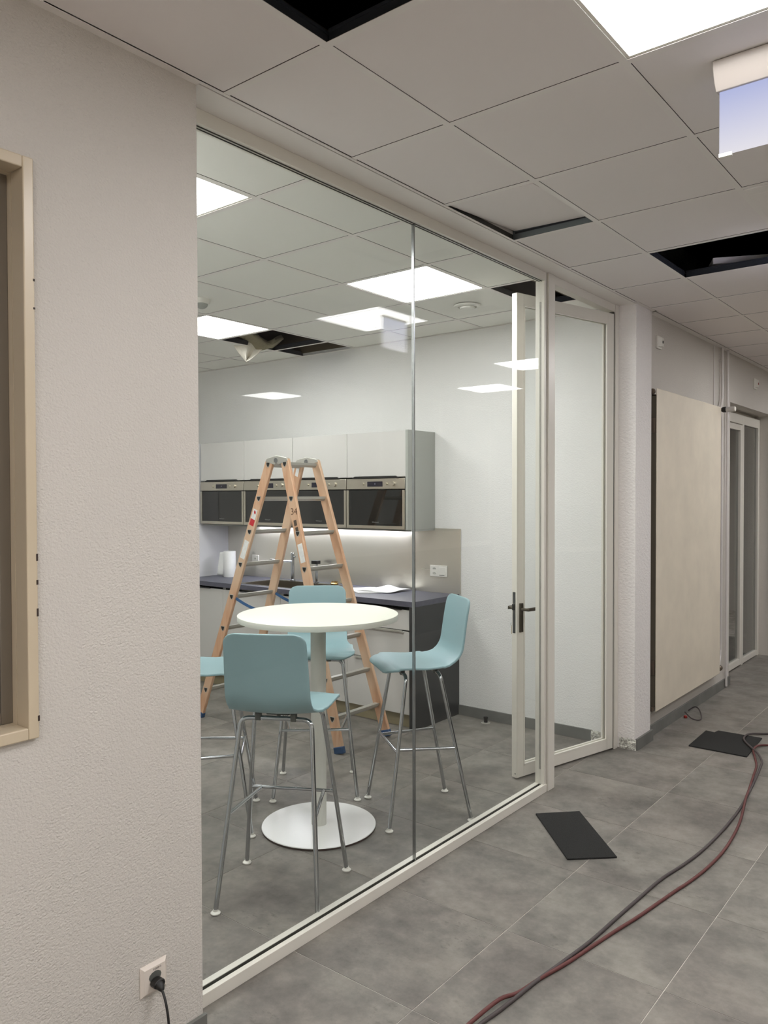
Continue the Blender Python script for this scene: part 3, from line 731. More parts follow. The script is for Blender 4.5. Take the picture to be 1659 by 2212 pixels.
# ------------------------------------------------------------------ bar stools
def stool_proto():
    r = thing('bar_stool', '', 'bar stool', (0, 0, 0), 0, 'ice blue bar stools around the white table')
    # seat shell: profile from front lip to the top of the back (y forward, z up)
    prof = [(.224, .772), (.214, .784), (.190, .791), (.150, .7935), (.10, .790), (.05, .785), (0, .781), (-.05, .779), (-.10, .781), (-.14, .789), (-.172, .806), (-.194, .832), (-.206, .865), (-.213, .905), (-.219, .95), (-.226, 1.0), (-.234, 1.05), (-.242, 1.09), (-.250, 1.125)]
    # resample by arc length
    P = [Vector((0, a, b)) for a, b in prof]; cum = [0]
    for i in range(1, len(P)): cum.append(cum[-1] + (P[i] - P[i - 1]).length)
    Ltot = cum[-1]
    def at(s_):
        s_ = max(0, min(Ltot, s_))
        for i in range(1, len(P)):
            if s_ <= cum[i] + 1e-9:
                t_ = (s_ - cum[i - 1]) / (cum[i] - cum[i - 1]); return P[i - 1].lerp(P[i], t_)
        return P[-1]
    def hw(s_):
        f = s_ / Ltot
        w = 0.224 - 0.014 * min(1, f / .3) if f < .42 else 0.210 - 0.032 * min(1, (f - .42) / .12) - 0.009 * max(0, (f - .54) / .46)
        for rc, d in ((.095, s_), (.046, Ltot - s_)):
            if d < rc: w -= rc - math.sqrt(max(0, rc * rc - (rc - d) ** 2))
        return w
    ns, nu = 56, 22
    ss = []
    for j in range(ns + 1):
        t_ = j / ns; ss.append(Ltot * (0.5 - 0.5 * math.cos(math.pi * t_)) * 0.45 + Ltot * t_ * 0.55)
    def fn(u, v_):
        s_ = ss[round(v_ * ns)]; p = at(s_); w = hw(s_); x = (2 * u - 1) * w
        f = s_ / Ltot; q = (x / .22) ** 2
        side = math.sin(math.pi * min(1, max(0, (f - .30) / .35))) if .30 < f < .65 else 0
        y = p.y + (0.020 * q if f > .55 else 0.020 * q * max(0, (f - .4) / .15) if f > .4 else 0)
        z = p.z - 0.010 * q * max(0, 1 - f / .32) ** 1.6 + 0.006 * q * (1 if .1 < f < .45 else 0) + 0.008 * side * q
        y += 0.018 * side * q
        if f < .25: y -= 0.012 * q * (1 - f / .25)
        return (x, y, z)
    o = MB().grid(fn, nu, ns).build('seat_shell', M_STOOL, r, world=False, fix=False)
    sm_ = o.modifiers.new('s', 'SOLIDIFY'); sm_.thickness = 0.011; sm_.offset = -1
    bv = o.modifiers.new('b', 'BEVEL'); bv.width = 0.0035; bv.segments = 2; bv.limit_method = 'ANGLE'; bv.angle_limit = math.radians(50)
    R = 0.0098
    def leg(sx, front):
        top = Vector((sx * .150, .105 if front else -.075, .735)); bot = Vector((sx * (.230 if front else .209), .217 if front else -.222, .012))
        return top, bot
    def arc(a, corner, b, rad, n=6):
        a = Vector(a); b = Vector(b); c = Vector(corner); u = (a - c).normalized(); w = (b - c).normalized(); out = []
        p0 = c + u * rad; p1 = c + w * rad
        for k in range(n + 1):
            t_ = k / n; out.append((1 - t_) ** 2 * p0 + 2 * t_ * (1 - t_) * c + t_ ** 2 * p1)
        return out
    for front in (True, False):
        for sx in (-1, 1):
            tp, bt = leg(sx, front)
            corner = Vector((tp.x, tp.y, .748)); mid = Vector((0, tp.y, .752))
            pts = [mid] + [Vector((sx * .06, tp.y, .752))] + arc((sx * .06, tp.y, .752), corner, bt, .035) + [bt]
            MB().tube(pts, R, 12).build('leg', M_CHROME, r, world=False)
            MB().lathe([(.0135, .0), (.019, .002), (.020, .007), (.015, .011), (.0105, .013), (.0105, .020)], (bt.x, bt.y, 0), 18).build('glide', M_GLIDE, r, world=False)
        y_ = .105 if front else -.075
        for sx in (-1, 1):
            MB().box(sx * .075 - .012, sx * .075 + .012, y_ - .012, y_ + .012, .742, .774).build('seat_bracket', M_BRACK, r, world=False, bevel=.003)
    MB().box(-.006, .006, -.075, .105, .748, .756).box(-.05, .05, -.05, .08, .758, .772).build('seat_support', M_BRACK, r, world=False, bevel=.002)
    zb = .375
    def on(sx, front, z):
        tp, bt = leg(sx, front); tp.z = .748; t_ = (tp.z - z) / (tp.z - bt.z); return tp.lerp(bt, t_)
    a, b = on(-1, True, zb), on(1, True, zb)
    MB().tube([a, b], .0077, 10).build('foot_rail', M_CHROME, r, world=False)
    for sx in (-1, 1):
        p = a.lerp(b, .5 + sx * .37); q = on(sx, False, zb)
        MB().tube([p, q], .0077, 10).build('side_rail', M_CHROME, r, world=False)
    return r
proto = stool_proto()
def place(cx_, cy_, fx, fy, label, first=False):
    rz = math.atan2(fy, fx) - math.pi / 2
    if first:
        proto.location = (cx_, cy_, 0); proto.rotation_euler = (0, 0, rz); proto['label'] = label; return proto
    return dup(proto, (cx_, cy_, 0), rz, label)
sA = place(-2.400, 2.313, -.490, .872, 'ice blue bar stool nearest the glass with its back to the viewer', True)
place(-2.46, 3.361, -.60, -.80, 'ice blue bar stool in side view beside the dark end panel of the kitchen counter')
place(-3.112, 3.275, .66, -.75, 'ice blue bar stool behind the round table, facing the viewer')
place(-3.215, 2.60, .70, .70, 'ice blue bar stool half hidden by the stucco wall edge')

# ------------------------------------------------------------------ ladder
ld = thing('stepladder', 'open wooden double stepladder with aluminium rungs and blue feet', 'ladder', (-4.06, 4.03, 0))
TZ = 1.925
rails = {}
def rail_pts(side, sec):
    """side 0 near / 1 far; sec 0 leaning left / 1 leaning right"""
    yt = 3.865 if side == 0 else 4.165; yb = 3.785 if side == 0 else 4.265
    if sec == 0: xt, xb_ = -4.103, -4.800
    else: xt, xb_ = -3.962, -3.395
    return Vector((xt, yt, TZ)), Vector((xb_, yb, 0.03))
for side in (0, 1):
    for sec in (0, 1):
        a, b = rail_pts(side, sec)
        o = MB().beam(a + (b - a) * .006, b, (1, 0, 0), .074, .024).build('rail', M_WOOD, ld, bevel=.004)
        d = (b - a).normalized()
        MB().beam(b - d * .018, b + d * .028, (1, 0, 0), .080, .032).build('rubber_foot', M_BLUER, ld, bevel=.006)
        rails[(side, sec)] = (a, b)
NR = 8
for sec in (0, 1):
    for k in range(NR):
        z = 1.888 - .2385 * k
        pa, pb_ = [rails[(s_, sec)][0].lerp(rails[(s_, sec)][1], (TZ - z) / (TZ - .03)) for s_ in (0, 1)]
        # rounded triangular rung, flat side up
        tri = [(-.019, .011), (.019, .011), (.014, -.006), (0, -.020), (-.014, -.006)]
        mb = MB(); vs = []
        for p in (pa + Vector((0, -.0105, 0)), pb_ + Vector((0, .0105, 0))): vs += [p + Vector((u, 0, w)) for u, w in tri]
        n_ = len(tri); mb.add(vs, [tuple(range(n_ - 1, -1, -1)), tuple(range(n_, 2 * n_))] + [(i, (i + 1) % n_, n_ + (i + 1) % n_, n_ + i) for i in range(n_)])
        mb.build('rung', M_ALUR, ld, smooth=False)
        # punched rung end on the outer face of the near rail: rim and dark hollow
        p = pa + Vector((0, -.0125, 0))
        def tri_prism(sc, y0_, y1_): 
            m2 = MB(); t3 = [(-.021 * sc, .014 * sc), (.021 * sc, .014 * sc), (.017 * sc, -.006 * sc), (.004 * sc, -.024 * sc), (-.004 * sc, -.024 * sc), (-.017 * sc, -.006 * sc)]
            return m2.prism(t3, y0_, y1_, lambda a_, b_, h_: (p.x + a_, p.y + h_, p.z + b_))
        tri_prism(1.0, -.0015, .001).build('rung_end', M_ALUR, ld, smooth=False)
        tri_prism(.76, -.0022, .001).build('rung_hollow', M_BLACK, ld, smooth=False)
for side in (0, 1):
    y_ = (3.865 if side == 0 else 4.165)
    zt = TZ
    for sx, xo, xi in ((-1, -4.146, -4.034), (1, -3.921, -4.034)):
        poly = [(xo, zt - .016), (xo - sx * .012, zt + .004), (xi, zt + .022), (xi, zt - .026), (xi + sx * .018, zt - .044), (xi + sx * .030, zt - .040)]
        MB().prism(poly, y_ - .0155, y_ + .0155, lambda a_, b_, h_: (a_, h_, b_)).build('hinge_plate', M_ALUR, ld, bevel=.003)
    MB().lathe([(.017, -.019), (.017, .019)], (-4.036, y_, zt - .012), 18, 'y').build('hinge_pin', M_CHROME, ld)
# stickers and pencilled number
def on_rail(side, sec, z0_, z1_, w, name, mt, dx=0, dy=-.0128):
    a, b = rails[(side, sec)]
    p = a.lerp(b, (TZ - z0_) / (TZ - .03)); q = a.lerp(b, (TZ - z1_) / (TZ - .03))
    off = Vector((dx, dy, 0))
    MB().beam(p + off, q + off, (1, 0, 0), w, .0008).build(name, mt, ld, smooth=False)
    return (p + q) / 2 + off, (q - p).normalized()
on_rail(0, 0, 1.570, 1.500, .044, 'paper_sticker', M_STICK)
on_rail(0, 0, 1.503, 1.455, .044, 'red_sticker', M_REDST)
on_rail(0, 0, 1.345, 1.215, .048, 'paper_sticker', M_STICK)
on_rail(0, 1, 1.340, 1.215, .044, 'paper_sticker', M_STICK)
on_rail(0, 1, 1.500, 1.462, .026, 'brown_sticker', M_DKST, -.004)
on_rail(0, 1, 1.452, 1.412, .026, 'brown_sticker', M_DKST, .000)
on_rail(1, 0, 1.875, 1.810, .030, 'paper_sticker', M_STICK)
def text_at(body, size, p, mt, tilt, parent, name='lettering'):
    M_ = Matrix.Translation(Vector(p) - parent.location) @ Matrix.Rotation(tilt, 4, 'Y') @ Matrix.Rotation(math.pi / 2, 4, 'X')
    return text(name, body, size, mt, parent, M_)
a, b = rails[(0, 1)]
p = a.lerp(b, (TZ - 1.545) / (TZ - .03)); text_at('34', .066, p + Vector((0, -.0130, .012)), mat('pencil_brown', (112, 84, 64), .8), math.radians(-4), ld)
a, b = rails[(0, 0)]
p = a.lerp(b, (TZ - 1.545) / (TZ - .03))
MB().prism([(p.x + u * .85, p.z + w * .85) for u, w in [(-.008, .008), (.002, .024), (.006, .010), (.018, .012), (.012, .0), (.018, -.012), (.004, -.004), (-.004, -.014), (-.004, 0)]], p.y - .0144, p.y - .0132, lambda a_, b_, h_: (a_, h_, b_)).build('red_mark', M_REDST, ld, smooth=False)
# blue webbing straps that stop the ladder spreading
for side in (0, 1):
    a = rails[(side, 0)][0].lerp(rails[(side, 0)][1], (TZ - .935) / (TZ - .03)); b = rails[(side, 1)][0].lerp(rails[(side, 1)][1], (TZ - .935) / (TZ - .03))
    pts = [a.lerp(b, t_ / 14) + Vector((0, 0, -.30 * (t_ / 14) * (1 - t_ / 14) * 1.2)) for t_ in range(15)]
    mb = MB()
    for k in range(14): mb.beam(pts[k], pts[k + 1], (0, .35, 1), .020, .0016)
    mb.build('strap', M_BLUE, ld, smooth=False)

# ------------------------------------------------------------------ wall cupboards and built-in microwaves
UX = [-5.932, -5.331, -4.728, -4.124, -3.545]
YF = 4.70
ucol = ['wall cupboard at the left end behind the paper roll', 'wall cupboard behind the near top of the stepladder', 'wall cupboard behind the far top of the stepladder', 'wall cupboard at the right end by the glass joint']
mcol = ['built-in steel microwave above the paper roll', 'built-in steel microwave behind the near ladder rails', 'built-in steel microwave behind the far ladder rails', 'built-in steel microwave nearest the right end panel, fully visible']
def recess_pull(w, x, y, z):
    """black pull plate with sloped ends under the front"""
    return MB().prism([(x - w / 2, z), (x + w / 2, z), (x + w / 2 - .03, z + .016), (x - w / 2 + .03, z + .016)], y - .012, y + .004, lambda a_, b_, h_: (a_, h_, b_))
for k in range(4):
    x0, x1 = UX[k], UX[k + 1]
    c = thing('wall_cupboard', 'greige ' + ucol[k], 'cupboard', ((x0 + x1) / 2, 4.9, 1.80), 0, 'wall cupboards over the microwaves')
    MB().box(x0 + .001, x1 - .001, YF + .020, 5.048, 1.806, 2.150).build('carcass', M_CABSIDE, c, smooth=False)
    MB().box(x0 + .002, x1 - .002, YF, YF + .019, 1.808, 2.152).build('cupboard_door', M_CAB, c, bevel=.0012)
    recess_pull(.46, (x0 + x1) / 2, YF, 1.799).build('pull', M_BLACK, c, smooth=False)
    mw = thing('microwave', mcol[k], 'microwave', ((x0 + x1) / 2, 4.9, 1.41), 0, 'built-in microwaves in a row')
    a, b = x0 + .003, x1 - .003
    MB().box(a, b, YF + .012, 5.04, 1.412, 1.797).build('housing', M_BLACK, mw, smooth=False)
    MB().box(a, b, YF - .008, YF + .012, 1.716, 1.797).build('control_panel', M_STEEL, mw, bevel=.002)
    z0_, z1_ = 1.413, 1.708; w_ = .022
    MB().box(a, b, YF - .010, YF + .012, z0_, z0_ + .024).box(a, a + w_, YF - .010, YF + .012, z0_ + .024, z1_).box(b - w_, b, YF - .010, YF + .012, z0_ + .024, z1_).build('door_frame', M_STEEL, mw, smooth=False)
    MB().box(a + w_, b - w_, YF - .004, YF + .010, z0_ + .024, z1_).build('door_glass', M_BLACKG, mw, smooth=False)
    xc = (a + b) / 2
    MB().box(xc - .075, xc + .075, YF - .0095, YF - .008, 1.735, 1.774).build('display', M_DISP, mw, smooth=False)
    text_at('1', .016, (xc + .002, YF - .0099, 1.755), mat('display_digit', (190, 190, 210), .4, emit=((.6, .6, .8), .25)), 0, mw, 'display_digit')
    for xx, r_ in ((xc - .115, .009), (xc + .115, .009), (xc + .178, .016)):
        MB().lathe([(r_, -.020), (r_, -.008)], (xx, YF, 1.755), 20, 'y').build('knob', M_STEEL, mw)
    text_at('Whirlpool', .016, (xc, YF - .0045, 1.462), M_LOGO, 0, mw)
ep = tag(MB().box(-3.545, -3.523, YF - .004, 5.049, 1.408, 2.155).build('end_panel', M_CABSIDE, bevel=.0015), 'grey end panel closing the right side of the wall cupboards', 'end panel')
tag(MB().box(-5.95, -3.523, 4.735, 5.049, 1.396, 1.408).build('light_shelf', M_CABSIDE, smooth=False), 'thin grey bottom board under the row of microwaves', 'shelf')
ls = thing('led_strip', 'glowing white light strip under the microwaves above the splashback', 'light strip', (-4.6, 5.0, 1.39))
MB().box(-5.5, -3.76, 5.000, 5.022, 1.3905, 1.396).build('strip_profile', M_ALU, ls, smooth=False)
MB().box(-5.5, -3.76, 5.003, 5.019, 1.388, 1.3905).build('strip_diffuser', M_LED, ls, smooth=False)

# tall unit at the left end
tu = thing('tall_cupboard', 'pale tall cupboard side at the left end of the worktop', 'cupboard', (-6.25, 4.75, 0))
MB().box(-6.40, -5.953, 4.47, 5.049, 0.08, 2.155).build('carcass', M_LILAC, tu, bevel=.0015)
MB().box(-6.40, -5.951, 4.45, 4.469, 0.10, 2.153).build('cupboard_door', M_CAB, tu, bevel=.0012)
MB().box(-6.40, -5.96, 4.52, 4.54, 0.0, 0.08).build('plinth', M_PLINTH, tu)

# ------------------------------------------------------------------ base units, worktop
CT = 0.915; FY = 4.490
bxs = [-5.95, -5.38, -4.665, -3.945, -3.345]
blab = ['grey base cupboard at the left end under the worktop', 'grey base cupboard under the sink drainer', 'grey base cupboard behind the stepladder feet', 'grey drawer unit beside the dark end panel']
for k in range(4):
    x0, x1 = bxs[k], bxs[k + 1]
    c = thing('base_unit' if k < 3 else 'drawer_unit', blab[k], 'cupboard', ((x0 + x1) / 2, 4.75, 0), 0, 'base units under the worktop')
    cc = MB()
    cc.box(x0 + .001, x0 + .018, FY + .02, 5.03, .10, CT - .04).box(x1 - .018, x1 - .001, FY + .02, 5.03, .10, CT - .04).box(x0 + .018, x1 - .018, FY + .02, 5.03, .10, .116).box(x0 + .018, x1 - .018, 5.02, 5.03, .116, CT - .04).box(x0 + .018, x1 - .018, FY + .02, FY + .03, .116, CT - .24)
    cc.build('carcass', M_CAB, c, smooth=False)
    MB().box(x0, x1, FY + .045, FY + .060, 0.0, .10).build('plinth', M_PLINTH, c, smooth=False)
    if k < 3:
        MB().box(x0 + .0015, x1 - .0015, FY, FY + .019, .102, .855).build('cupboard_door', M_CAB, c, bevel=.0012)
        MB().box((x0 + x1) / 2 - .12, (x0 + x1) / 2 + .12, FY - .014, FY + .004, .853, .862).build('pull', M_BLACK, c, smooth=False)
    else:
        for q, (z0_, z1_) in enumerate(((.706, .855), (.474, .702), (.102, .470))):
            d0 = MB().box(x0 + .0015, x1 - .0015, FY, FY + .019, z0_, z1_ - .006).build('drawer', M_CAB, c, bevel=.0012)
            if q: MB().prism([(x0 + .08, z1_ - .012), (x0 + .10, z1_ + .000), (x1 - .08, z1_ + .000), (x1 - .06, z1_ - .012)], FY - .018, FY + .004, lambda a_, b_, h_: (a_, h_, b_)).build('pull', M_ALUR, d0, world=True, smooth=False)
            else: MB().box(x0 + .10, x1 - .08, FY - .012, FY + .004, z1_ - .006, z1_ + .002).build('pull', M_BLACK, d0, smooth=False)
wt = thing('worktop', 'dark slate worktop with an anthracite end panel down to the floor', 'worktop', (-4.6, 4.75, .87))
# sink cut-out
sx0, sx1, sy0, sy1 = -5.20, -4.42, 4.545, 4.925
MB().box(-5.951, sx0, 4.468, 5.049, CT - .038, CT).box(sx1, -3.302, 4.468, 5.049, CT - .038, CT).box(sx0, sx1, 4.468, sy0, CT - .038, CT).box(sx0, sx1, sy1, 5.049, CT - .038, CT).build('worktop_slab', M_COUNTER, wt, smooth=False)
MB().box(-3.343, -3.302, 4.468, 5.049, 0.0, CT - .0385).build('end_panel', M_ENDP, wt, bevel=.001)
sp = thing('splashback', 'brushed stainless steel splashback behind the worktop', 'splashback', (-4.6, 5.04, CT))
MB().box(-5.951, -3.285, 5.040, 5.0485, CT + .0005, 1.396).build('steel_sheet', M_SPLASH, sp, smooth=False)
MB().box(-3.54, -3.285, 5.0398, 5.0485, 1.3965, 1.412).build('steel_edge', M_SPLASH, sp, smooth=False)
sk = thing('sink', 'stainless steel sink let into the dark worktop behind the ladder', 'sink', (-4.8, 4.73, CT))
rm = MB(); r0 = .03
rm.box(sx0 - r0, sx1 + r0, sy0 - .018, sy0, CT, CT + .003).box(sx0 - r0, sx1 + r0, sy1, sy1 + .05, CT, CT + .003).box(sx0 - r0, sx0, sy0, sy1, CT, CT + .003).box(sx1, sx1 + r0, sy0, sy1, CT, CT + .003)
rm.build('sink_rim', M_CHROME, sk, smooth=False)
bw = MB(); t_ = .002; zb_ = CT - .17
bw.box(sx0, sx1, sy0, sy0 + t_, zb_, CT).box(sx0, sx1, sy1 - t_, sy1, zb_, CT).box(sx0, sx0 + t_, sy0, sy1, zb_, CT).box(sx1 - t_, sx1, sy0, sy1, zb_, CT).box(sx0, sx1, sy0, sy1, zb_ - t_, zb_)
bw.build('bowl', M_STEELD, sk, smooth=False)
fa = thing('tap', 'slim chrome kitchen tap standing behind the sink', 'tap', (-4.99, 4.955, CT))
MB().lathe([(.024, .003), (.024, .012), (.016, .016), (.016, .245), (.012, .25)], (-4.99, 4.955, CT), 20).build('tap_body', M_CHROME, fa)
MB().tube([(-4.99, 4.955, CT + .175), (-5.02, 4.86, CT + .180), (-5.05, 4.75, CT + .196), (-5.055, 4.735, CT + .180)], .011, 12).build('spout', M_CHROME, fa)
MB().tube([(-4.99, 4.955, CT + .21), (-4.955, 4.955, CT + .215)], .006, 10).build('lever', M_CHROME, fa)
sd = thing('soap_dispenser', 'chrome dispenser pillar with a square black head beside the tap', 'dispenser', (-4.70, 4.955, CT))
MB().lathe([(.020, .003), (.020, .010), (.011, .013), (.011, .165)], (-4.70, 4.955, CT), 20).build('pillar', M_CHROME, sd)
MB().box(-4.74, -4.675, 4.93, 4.98, CT + .165, CT + .195).build('black_head', M_BLACK, sd, bevel=.003)
br = thing('drain_fitting', 'small brass drain fitting lying on the worktop by the splashback', 'fitting', (-4.52, 4.985, CT))
MB().lathe([(.034, .0035), (.036, .010), (.030, .014), (.030, .018)], (-4.52, 4.985, CT), 24).build('flange', M_BRASS, br)
for k in range(6):
    a_ = k * math.pi / 3; MB().lathe([(.006, .018), (.006, .026)], (-4.52 + .022 * math.cos(a_), 4.985 + .022 * math.sin(a_), CT), 8).build('stud', M_BRASS, br)
# paper towel roll with a loose sheet
pr = thing('paper_towel_roll', 'white kitchen paper roll standing at the left end of the worktop', 'paper roll', (-5.72, 4.86, CT))
mb = MB(); mb.lathe([(.055, .0), (.057, .004), (.055, .236), (.053, .24), (.020, .24), (.020, .20)], (-5.72, 4.86, CT), 40)
mb.build('roll', M_ROLL, pr)
def shf(u, v_):
    a_ = math.radians(215 - 20 * u); p = Vector((-5.72 + .057 * math.cos(a_), 4.86 + .057 * math.sin(a_)))
    q = Vector((-.035 - .045 * (1 - v_), -.015)) * (u ** 1.0)
    return (p.x + q.x, p.y + q.y + .015 * math.sin(4 * u), CT + .003 + .235 * v_ - .012 * u * v_ + .01 * u * (1 - v_))
o = MB().grid(shf, 10, 10).build('loose_sheet', M_ROLL, pr); sm = o.modifiers.new('s', 'SOLIDIFY'); sm.thickness = .001
# papers on the worktop
pp = thing('paper_stack', 'white papers with a raised corner lying on the worktop', 'papers', (-3.85, 4.78, CT))
MB().prism([(-4.20, 4.78), (-3.93, 4.60), (-3.80, 4.79), (-4.07, 4.97)], CT + .001, CT + .010, None).build('sheet_pile', M_PAPER, pp, smooth=False)
def ppf(u, v_):
    x = -4.00 + .27 * u + .0 * v_; y = 4.72 + .24 * v_ + .10 * (u - .5)
    z = CT + .012 + .035 * math.exp(-((u - .35) / .22) ** 2) * v_ + .006 * math.sin(6 * u + 3 * v_)
    return (x, y, z)
o = MB().grid(ppf, 12, 10).build('loose_paper', M_PAPER, pp); sm = o.modifiers.new('s', 'SOLIDIFY'); sm.thickness = .0012
# sockets on the splashback
def sock(name, label, x0, x1, z0_, z1_, y, cat='socket', switch=True):
    s_ = thing(name, label, cat, ((x0 + x1) / 2, y, z0_))
    MB().box(x0, x1, y - .010, y, z0_, z1_).build('cover_plate', M_GLIDE, s_, bevel=.002)
    zc = (z0_ + z1_) / 2; xs = x0 + .042 if switch else (x0 + x1) / 2
    for dz in (-.018, .018):
        MB().prism([(xs - .020, zc + dz), (xs - .011, zc + dz + .011), (xs + .011, zc + dz + .011), (xs + .020, zc + dz), (xs + .011, zc + dz - .011), (xs - .011, zc + dz - .011)], y - .0112, y - .0095, lambda a_, b_, h_: (a_, h_, b_)).build('socket_outlet', M_TEDGE, s_, smooth=False)
        for dx, dd in ((-.008, 0), (0, .003), (.008, 0)):
            MB().lathe([(.0026, -.0118), (.0026, -.010)], (xs + dx, y, zc + dz + dd), 8, 'y').build('pin_hole', M_BLACK, s_)
    if switch:
        MB().box(x1 - .072, x1 - .014, y - .0135, y - .0095, z0_ + .014, z1_ - .010).build('rocker', M_GLIDE, s_, bevel=.002)
        MB().box(x1 - .070, x1 - .025, y - .0140, y - .0130, z0_ + .010, z0_ + .013).build('rocker_mark', M_BRACK, s_, smooth=False)
    return s_
sock('wall_socket', 'white double socket with switch on the right part of the splashback', -3.560, -3.400, 1.040, 1.126, 5.0398)
sock('wall_socket', 'white socket on the splashback to the right of the paper roll', -5.60, -5.515, 1.015, 1.115, 5.0398, switch=False)

# ------------------------------------------------------------------ socket with plug on the near wall
so = thing('wall_socket', 'white wall socket low on the near stucco wall with a black plug', 'socket', (XL, 1.351, .271))
MB().prism([(1.307, .227), (1.396, .227), (1.396, .316), (1.307, .316)], XL, XL + .003, lambda a_, b_, h_: (h_, a_, b_)).build('cover_plate', M_PLATE, so, bevel=.001)
v0 = [(1.307, .227), (1.396, .227), (1.396, .316), (1.307, .316)]; v1 = [(1.317, .237), (1.386, .237), (1.386, .306), (1.317, .306)]
mb = MB(); mb.add([(XL + .003, a_, b_) for a_, b_ in v0] + [(XL + .011, a_, b_) for a_, b_ in v1], [(0, 1, 5, 4), (1, 2, 6, 5), (2, 3, 7, 6), (3, 0, 4, 7), (4, 5, 6, 7)])
mb.build('cover_face', M_PLATE, so, smooth=False)
MB().prism([(1.3515 + .021 * math.cos(a_), .278 + .015 * math.sin(a_)) for a_ in [math.pi / 6 * k for k in range(12)]], XL + .0105, XL + .0118, lambda a_, b_, h_: (h_, a_, b_)).build('socket_recess', M_BRACK, so, smooth=False)
text('lettering', 'T13LEF.3', .0075, M_TEXT, so, Matrix.Translation(Vector((XL + .0114, 1.358, .2985)) - so.location) @ Matrix.Rotation(math.pi / 2, 4, 'Z') @ Matrix.Rotation(math.pi / 2, 4, 'X'), .0002)
pg = thing('power_cord', 'black plug and cord in the wall socket on the near stucco wall', 'cord', (XL + .02, 1.351, 0.0))
MB().prism([(1.351 + .019 * math.cos(a_), .263 + .014 * math.sin(a_)) for a_ in [math.pi / 6 * k for k in range(12)]], XL + .0119, XL + .036, lambda a_, b_, h_: (h_, a_, b_)).build('plug_body', M_BLACK, pg, bevel=.003)
MB().tube([(XL + .032, 1.349, .262), (XL + .043, 1.349, .258), (XL + .050, 1.348, .252)], [.013, .011, .006], 12).build('plug_grip', M_BLACK, pg)
cp_ = [(XL + .046, 1.348, .255), (XL + .060, 1.346, .243), (XL + .075, 1.343, .222), (XL + .088, 1.340, .19), (XL + .098, 1.335, .15), (XL + .108, 1.325, .10), (XL + .125, 1.30, .045), (XL + .17, 1.25, .012), (XL + .26, 1.15, .006), (XL + .40, 1.0, .005), (XL + .60, .70, .005)]
def smooth(pts, n=6):
    P_ = [Vector(p) for p in pts]; out = []
    for i in range(len(P_) - 1):
        p0 = P_[max(0, i - 1)]; p1 = P_[i]; p2 = P_[i + 1]; p3 = P_[min(len(P_) - 1, i + 2)]
        for k in range(n):
            t = k / n
            out.append(0.5 * ((2 * p1) + (-p0 + p2) * t + (2 * p0 - 5 * p1 + 4 * p2 - p3) * t * t + (-p0 + 3 * p1 - 3 * p2 + p3) * t ** 3))
    out.append(P_[-1]); return out
MB().tube(smooth(cp_), .0036, 10).build('cable', M_BLACK, pg)

# ------------------------------------------------------------------ radiator, pipes, small wall plates
ry0, ry1, rz0, rz1, rx = 5.335, 6.82, .19, 2.385, -1.900
ra = thing('panel_radiator', 'tall flat cream panel radiator on the corridor wall beside the column', 'radiator', (-1.93, 6.07, rz0))
MB().box(rx - .006, rx, ry0, ry1, rz0, rz1).build('front_panel', M_RAD, ra, bevel=.003)
MB().box(XR + .004, XR + .010, ry0 + .02, ry1 - .02, rz0 + .02, rz1 - .03).build('rear_panel', M_RADD, ra)
MB().box(XR + .010, rx - .006, ry0 + .004, ry0 + .010, rz0 + .03, rz1 - .05).build('shade_plate', M_RADD, ra)  # dark plate added to stand for the shadowed gap at the side
for zz in (rz0 + .25, rz1 - .30): MB().box(XR + .001, rx - .010, ry0 - .004, ry0 + .004, zz, zz + .10).build('bracket', M_OLDMETAL, ra)
for zz in (rz0 + .02, rz1 - .02): MB().lathe([(.018, -.02), (.018, -.004), (.012, .004)], (-1.925, ry0, zz), 16, 'y').build('blind_plug', M_OLDMETAL, ra)
MB().lathe([(.013, -.035), (.013, -.012)], (-1.890, ry1 + .018, 2.365), 16, 'x').build('valve_body', M_OLDMETAL, ra)
MB().lathe([(.016, -.012), (.023, .000), (.024, .020), (.016, .024)], (-1.890, ry1 + .018, 2.365), 24, 'x').build('valve_collar', M_BLACK, ra)
hdp = []
for k in range(60):
    a_ = 2 * math.pi * k / 60; q_ = .0215 if (k // 3) % 2 else .0195
    hdp.append((q_ * math.cos(a_), q_ * math.sin(a_)))
MB().prism(hdp, .024, .090, lambda u_, w_, h_: (-1.890 + h_, ry1 + .018 + u_, 2.365 + w_)).build('thermostat_head', M_GRIP, ra, smooth=False)
MB().lathe([(.0205, .090), (.018, .096)], (-1.890, ry1 + .018, 2.365), 24, 'x').build('head_cap', M_GLIDE, ra)
MB().lathe([(.015, 0), (.015, .03), (.022, .034), (.022, .060), (.016, .064)], (-1.915, ry1, .225), 16, 'y').build('return_valve', M_OLDMETAL, ra)
pi1 = thing('heating_pipe', 'white heating pipe running from the ceiling past the thermostat to the floor valve', 'pipe', (-1.93, 6.99, 0))
MB().tube(smooth([(-1.935, 6.97, H - .003), (-1.935, 6.97, 2.55), (-1.935, 6.965, 2.46), (-1.930, 6.92, 2.41), (-1.925, 6.875, 2.375)]), .0105, 12).build('supply_pipe', M_PIPE, pi1)
MB().tube(smooth([(-1.925, 6.875, 2.355), (-1.930, 6.93, 2.30), (-1.935, 6.965, 2.20), (-1.935, 6.965, 1.9), (-1.935, 6.965, .55), (-1.935, 6.955, .34), (-1.930, 6.91, .27), (-1.925, 6.875, .235)]), .0105, 12).build('return_pipe', M_PIPE, pi1)
for zz in (2.78, 1.68, .95):
    MB().box(XR, -1.940, 6.952, 6.988, zz, zz + .014).tube([(-1.935 + .013 * math.cos(a_), 6.968 + .013 * math.sin(a_), zz + .007) for a_ in [math.pi / 5 * k for k in range(10)]], .0025, 6, closed=True).build('pipe_clip', M_PIPE, pi1)
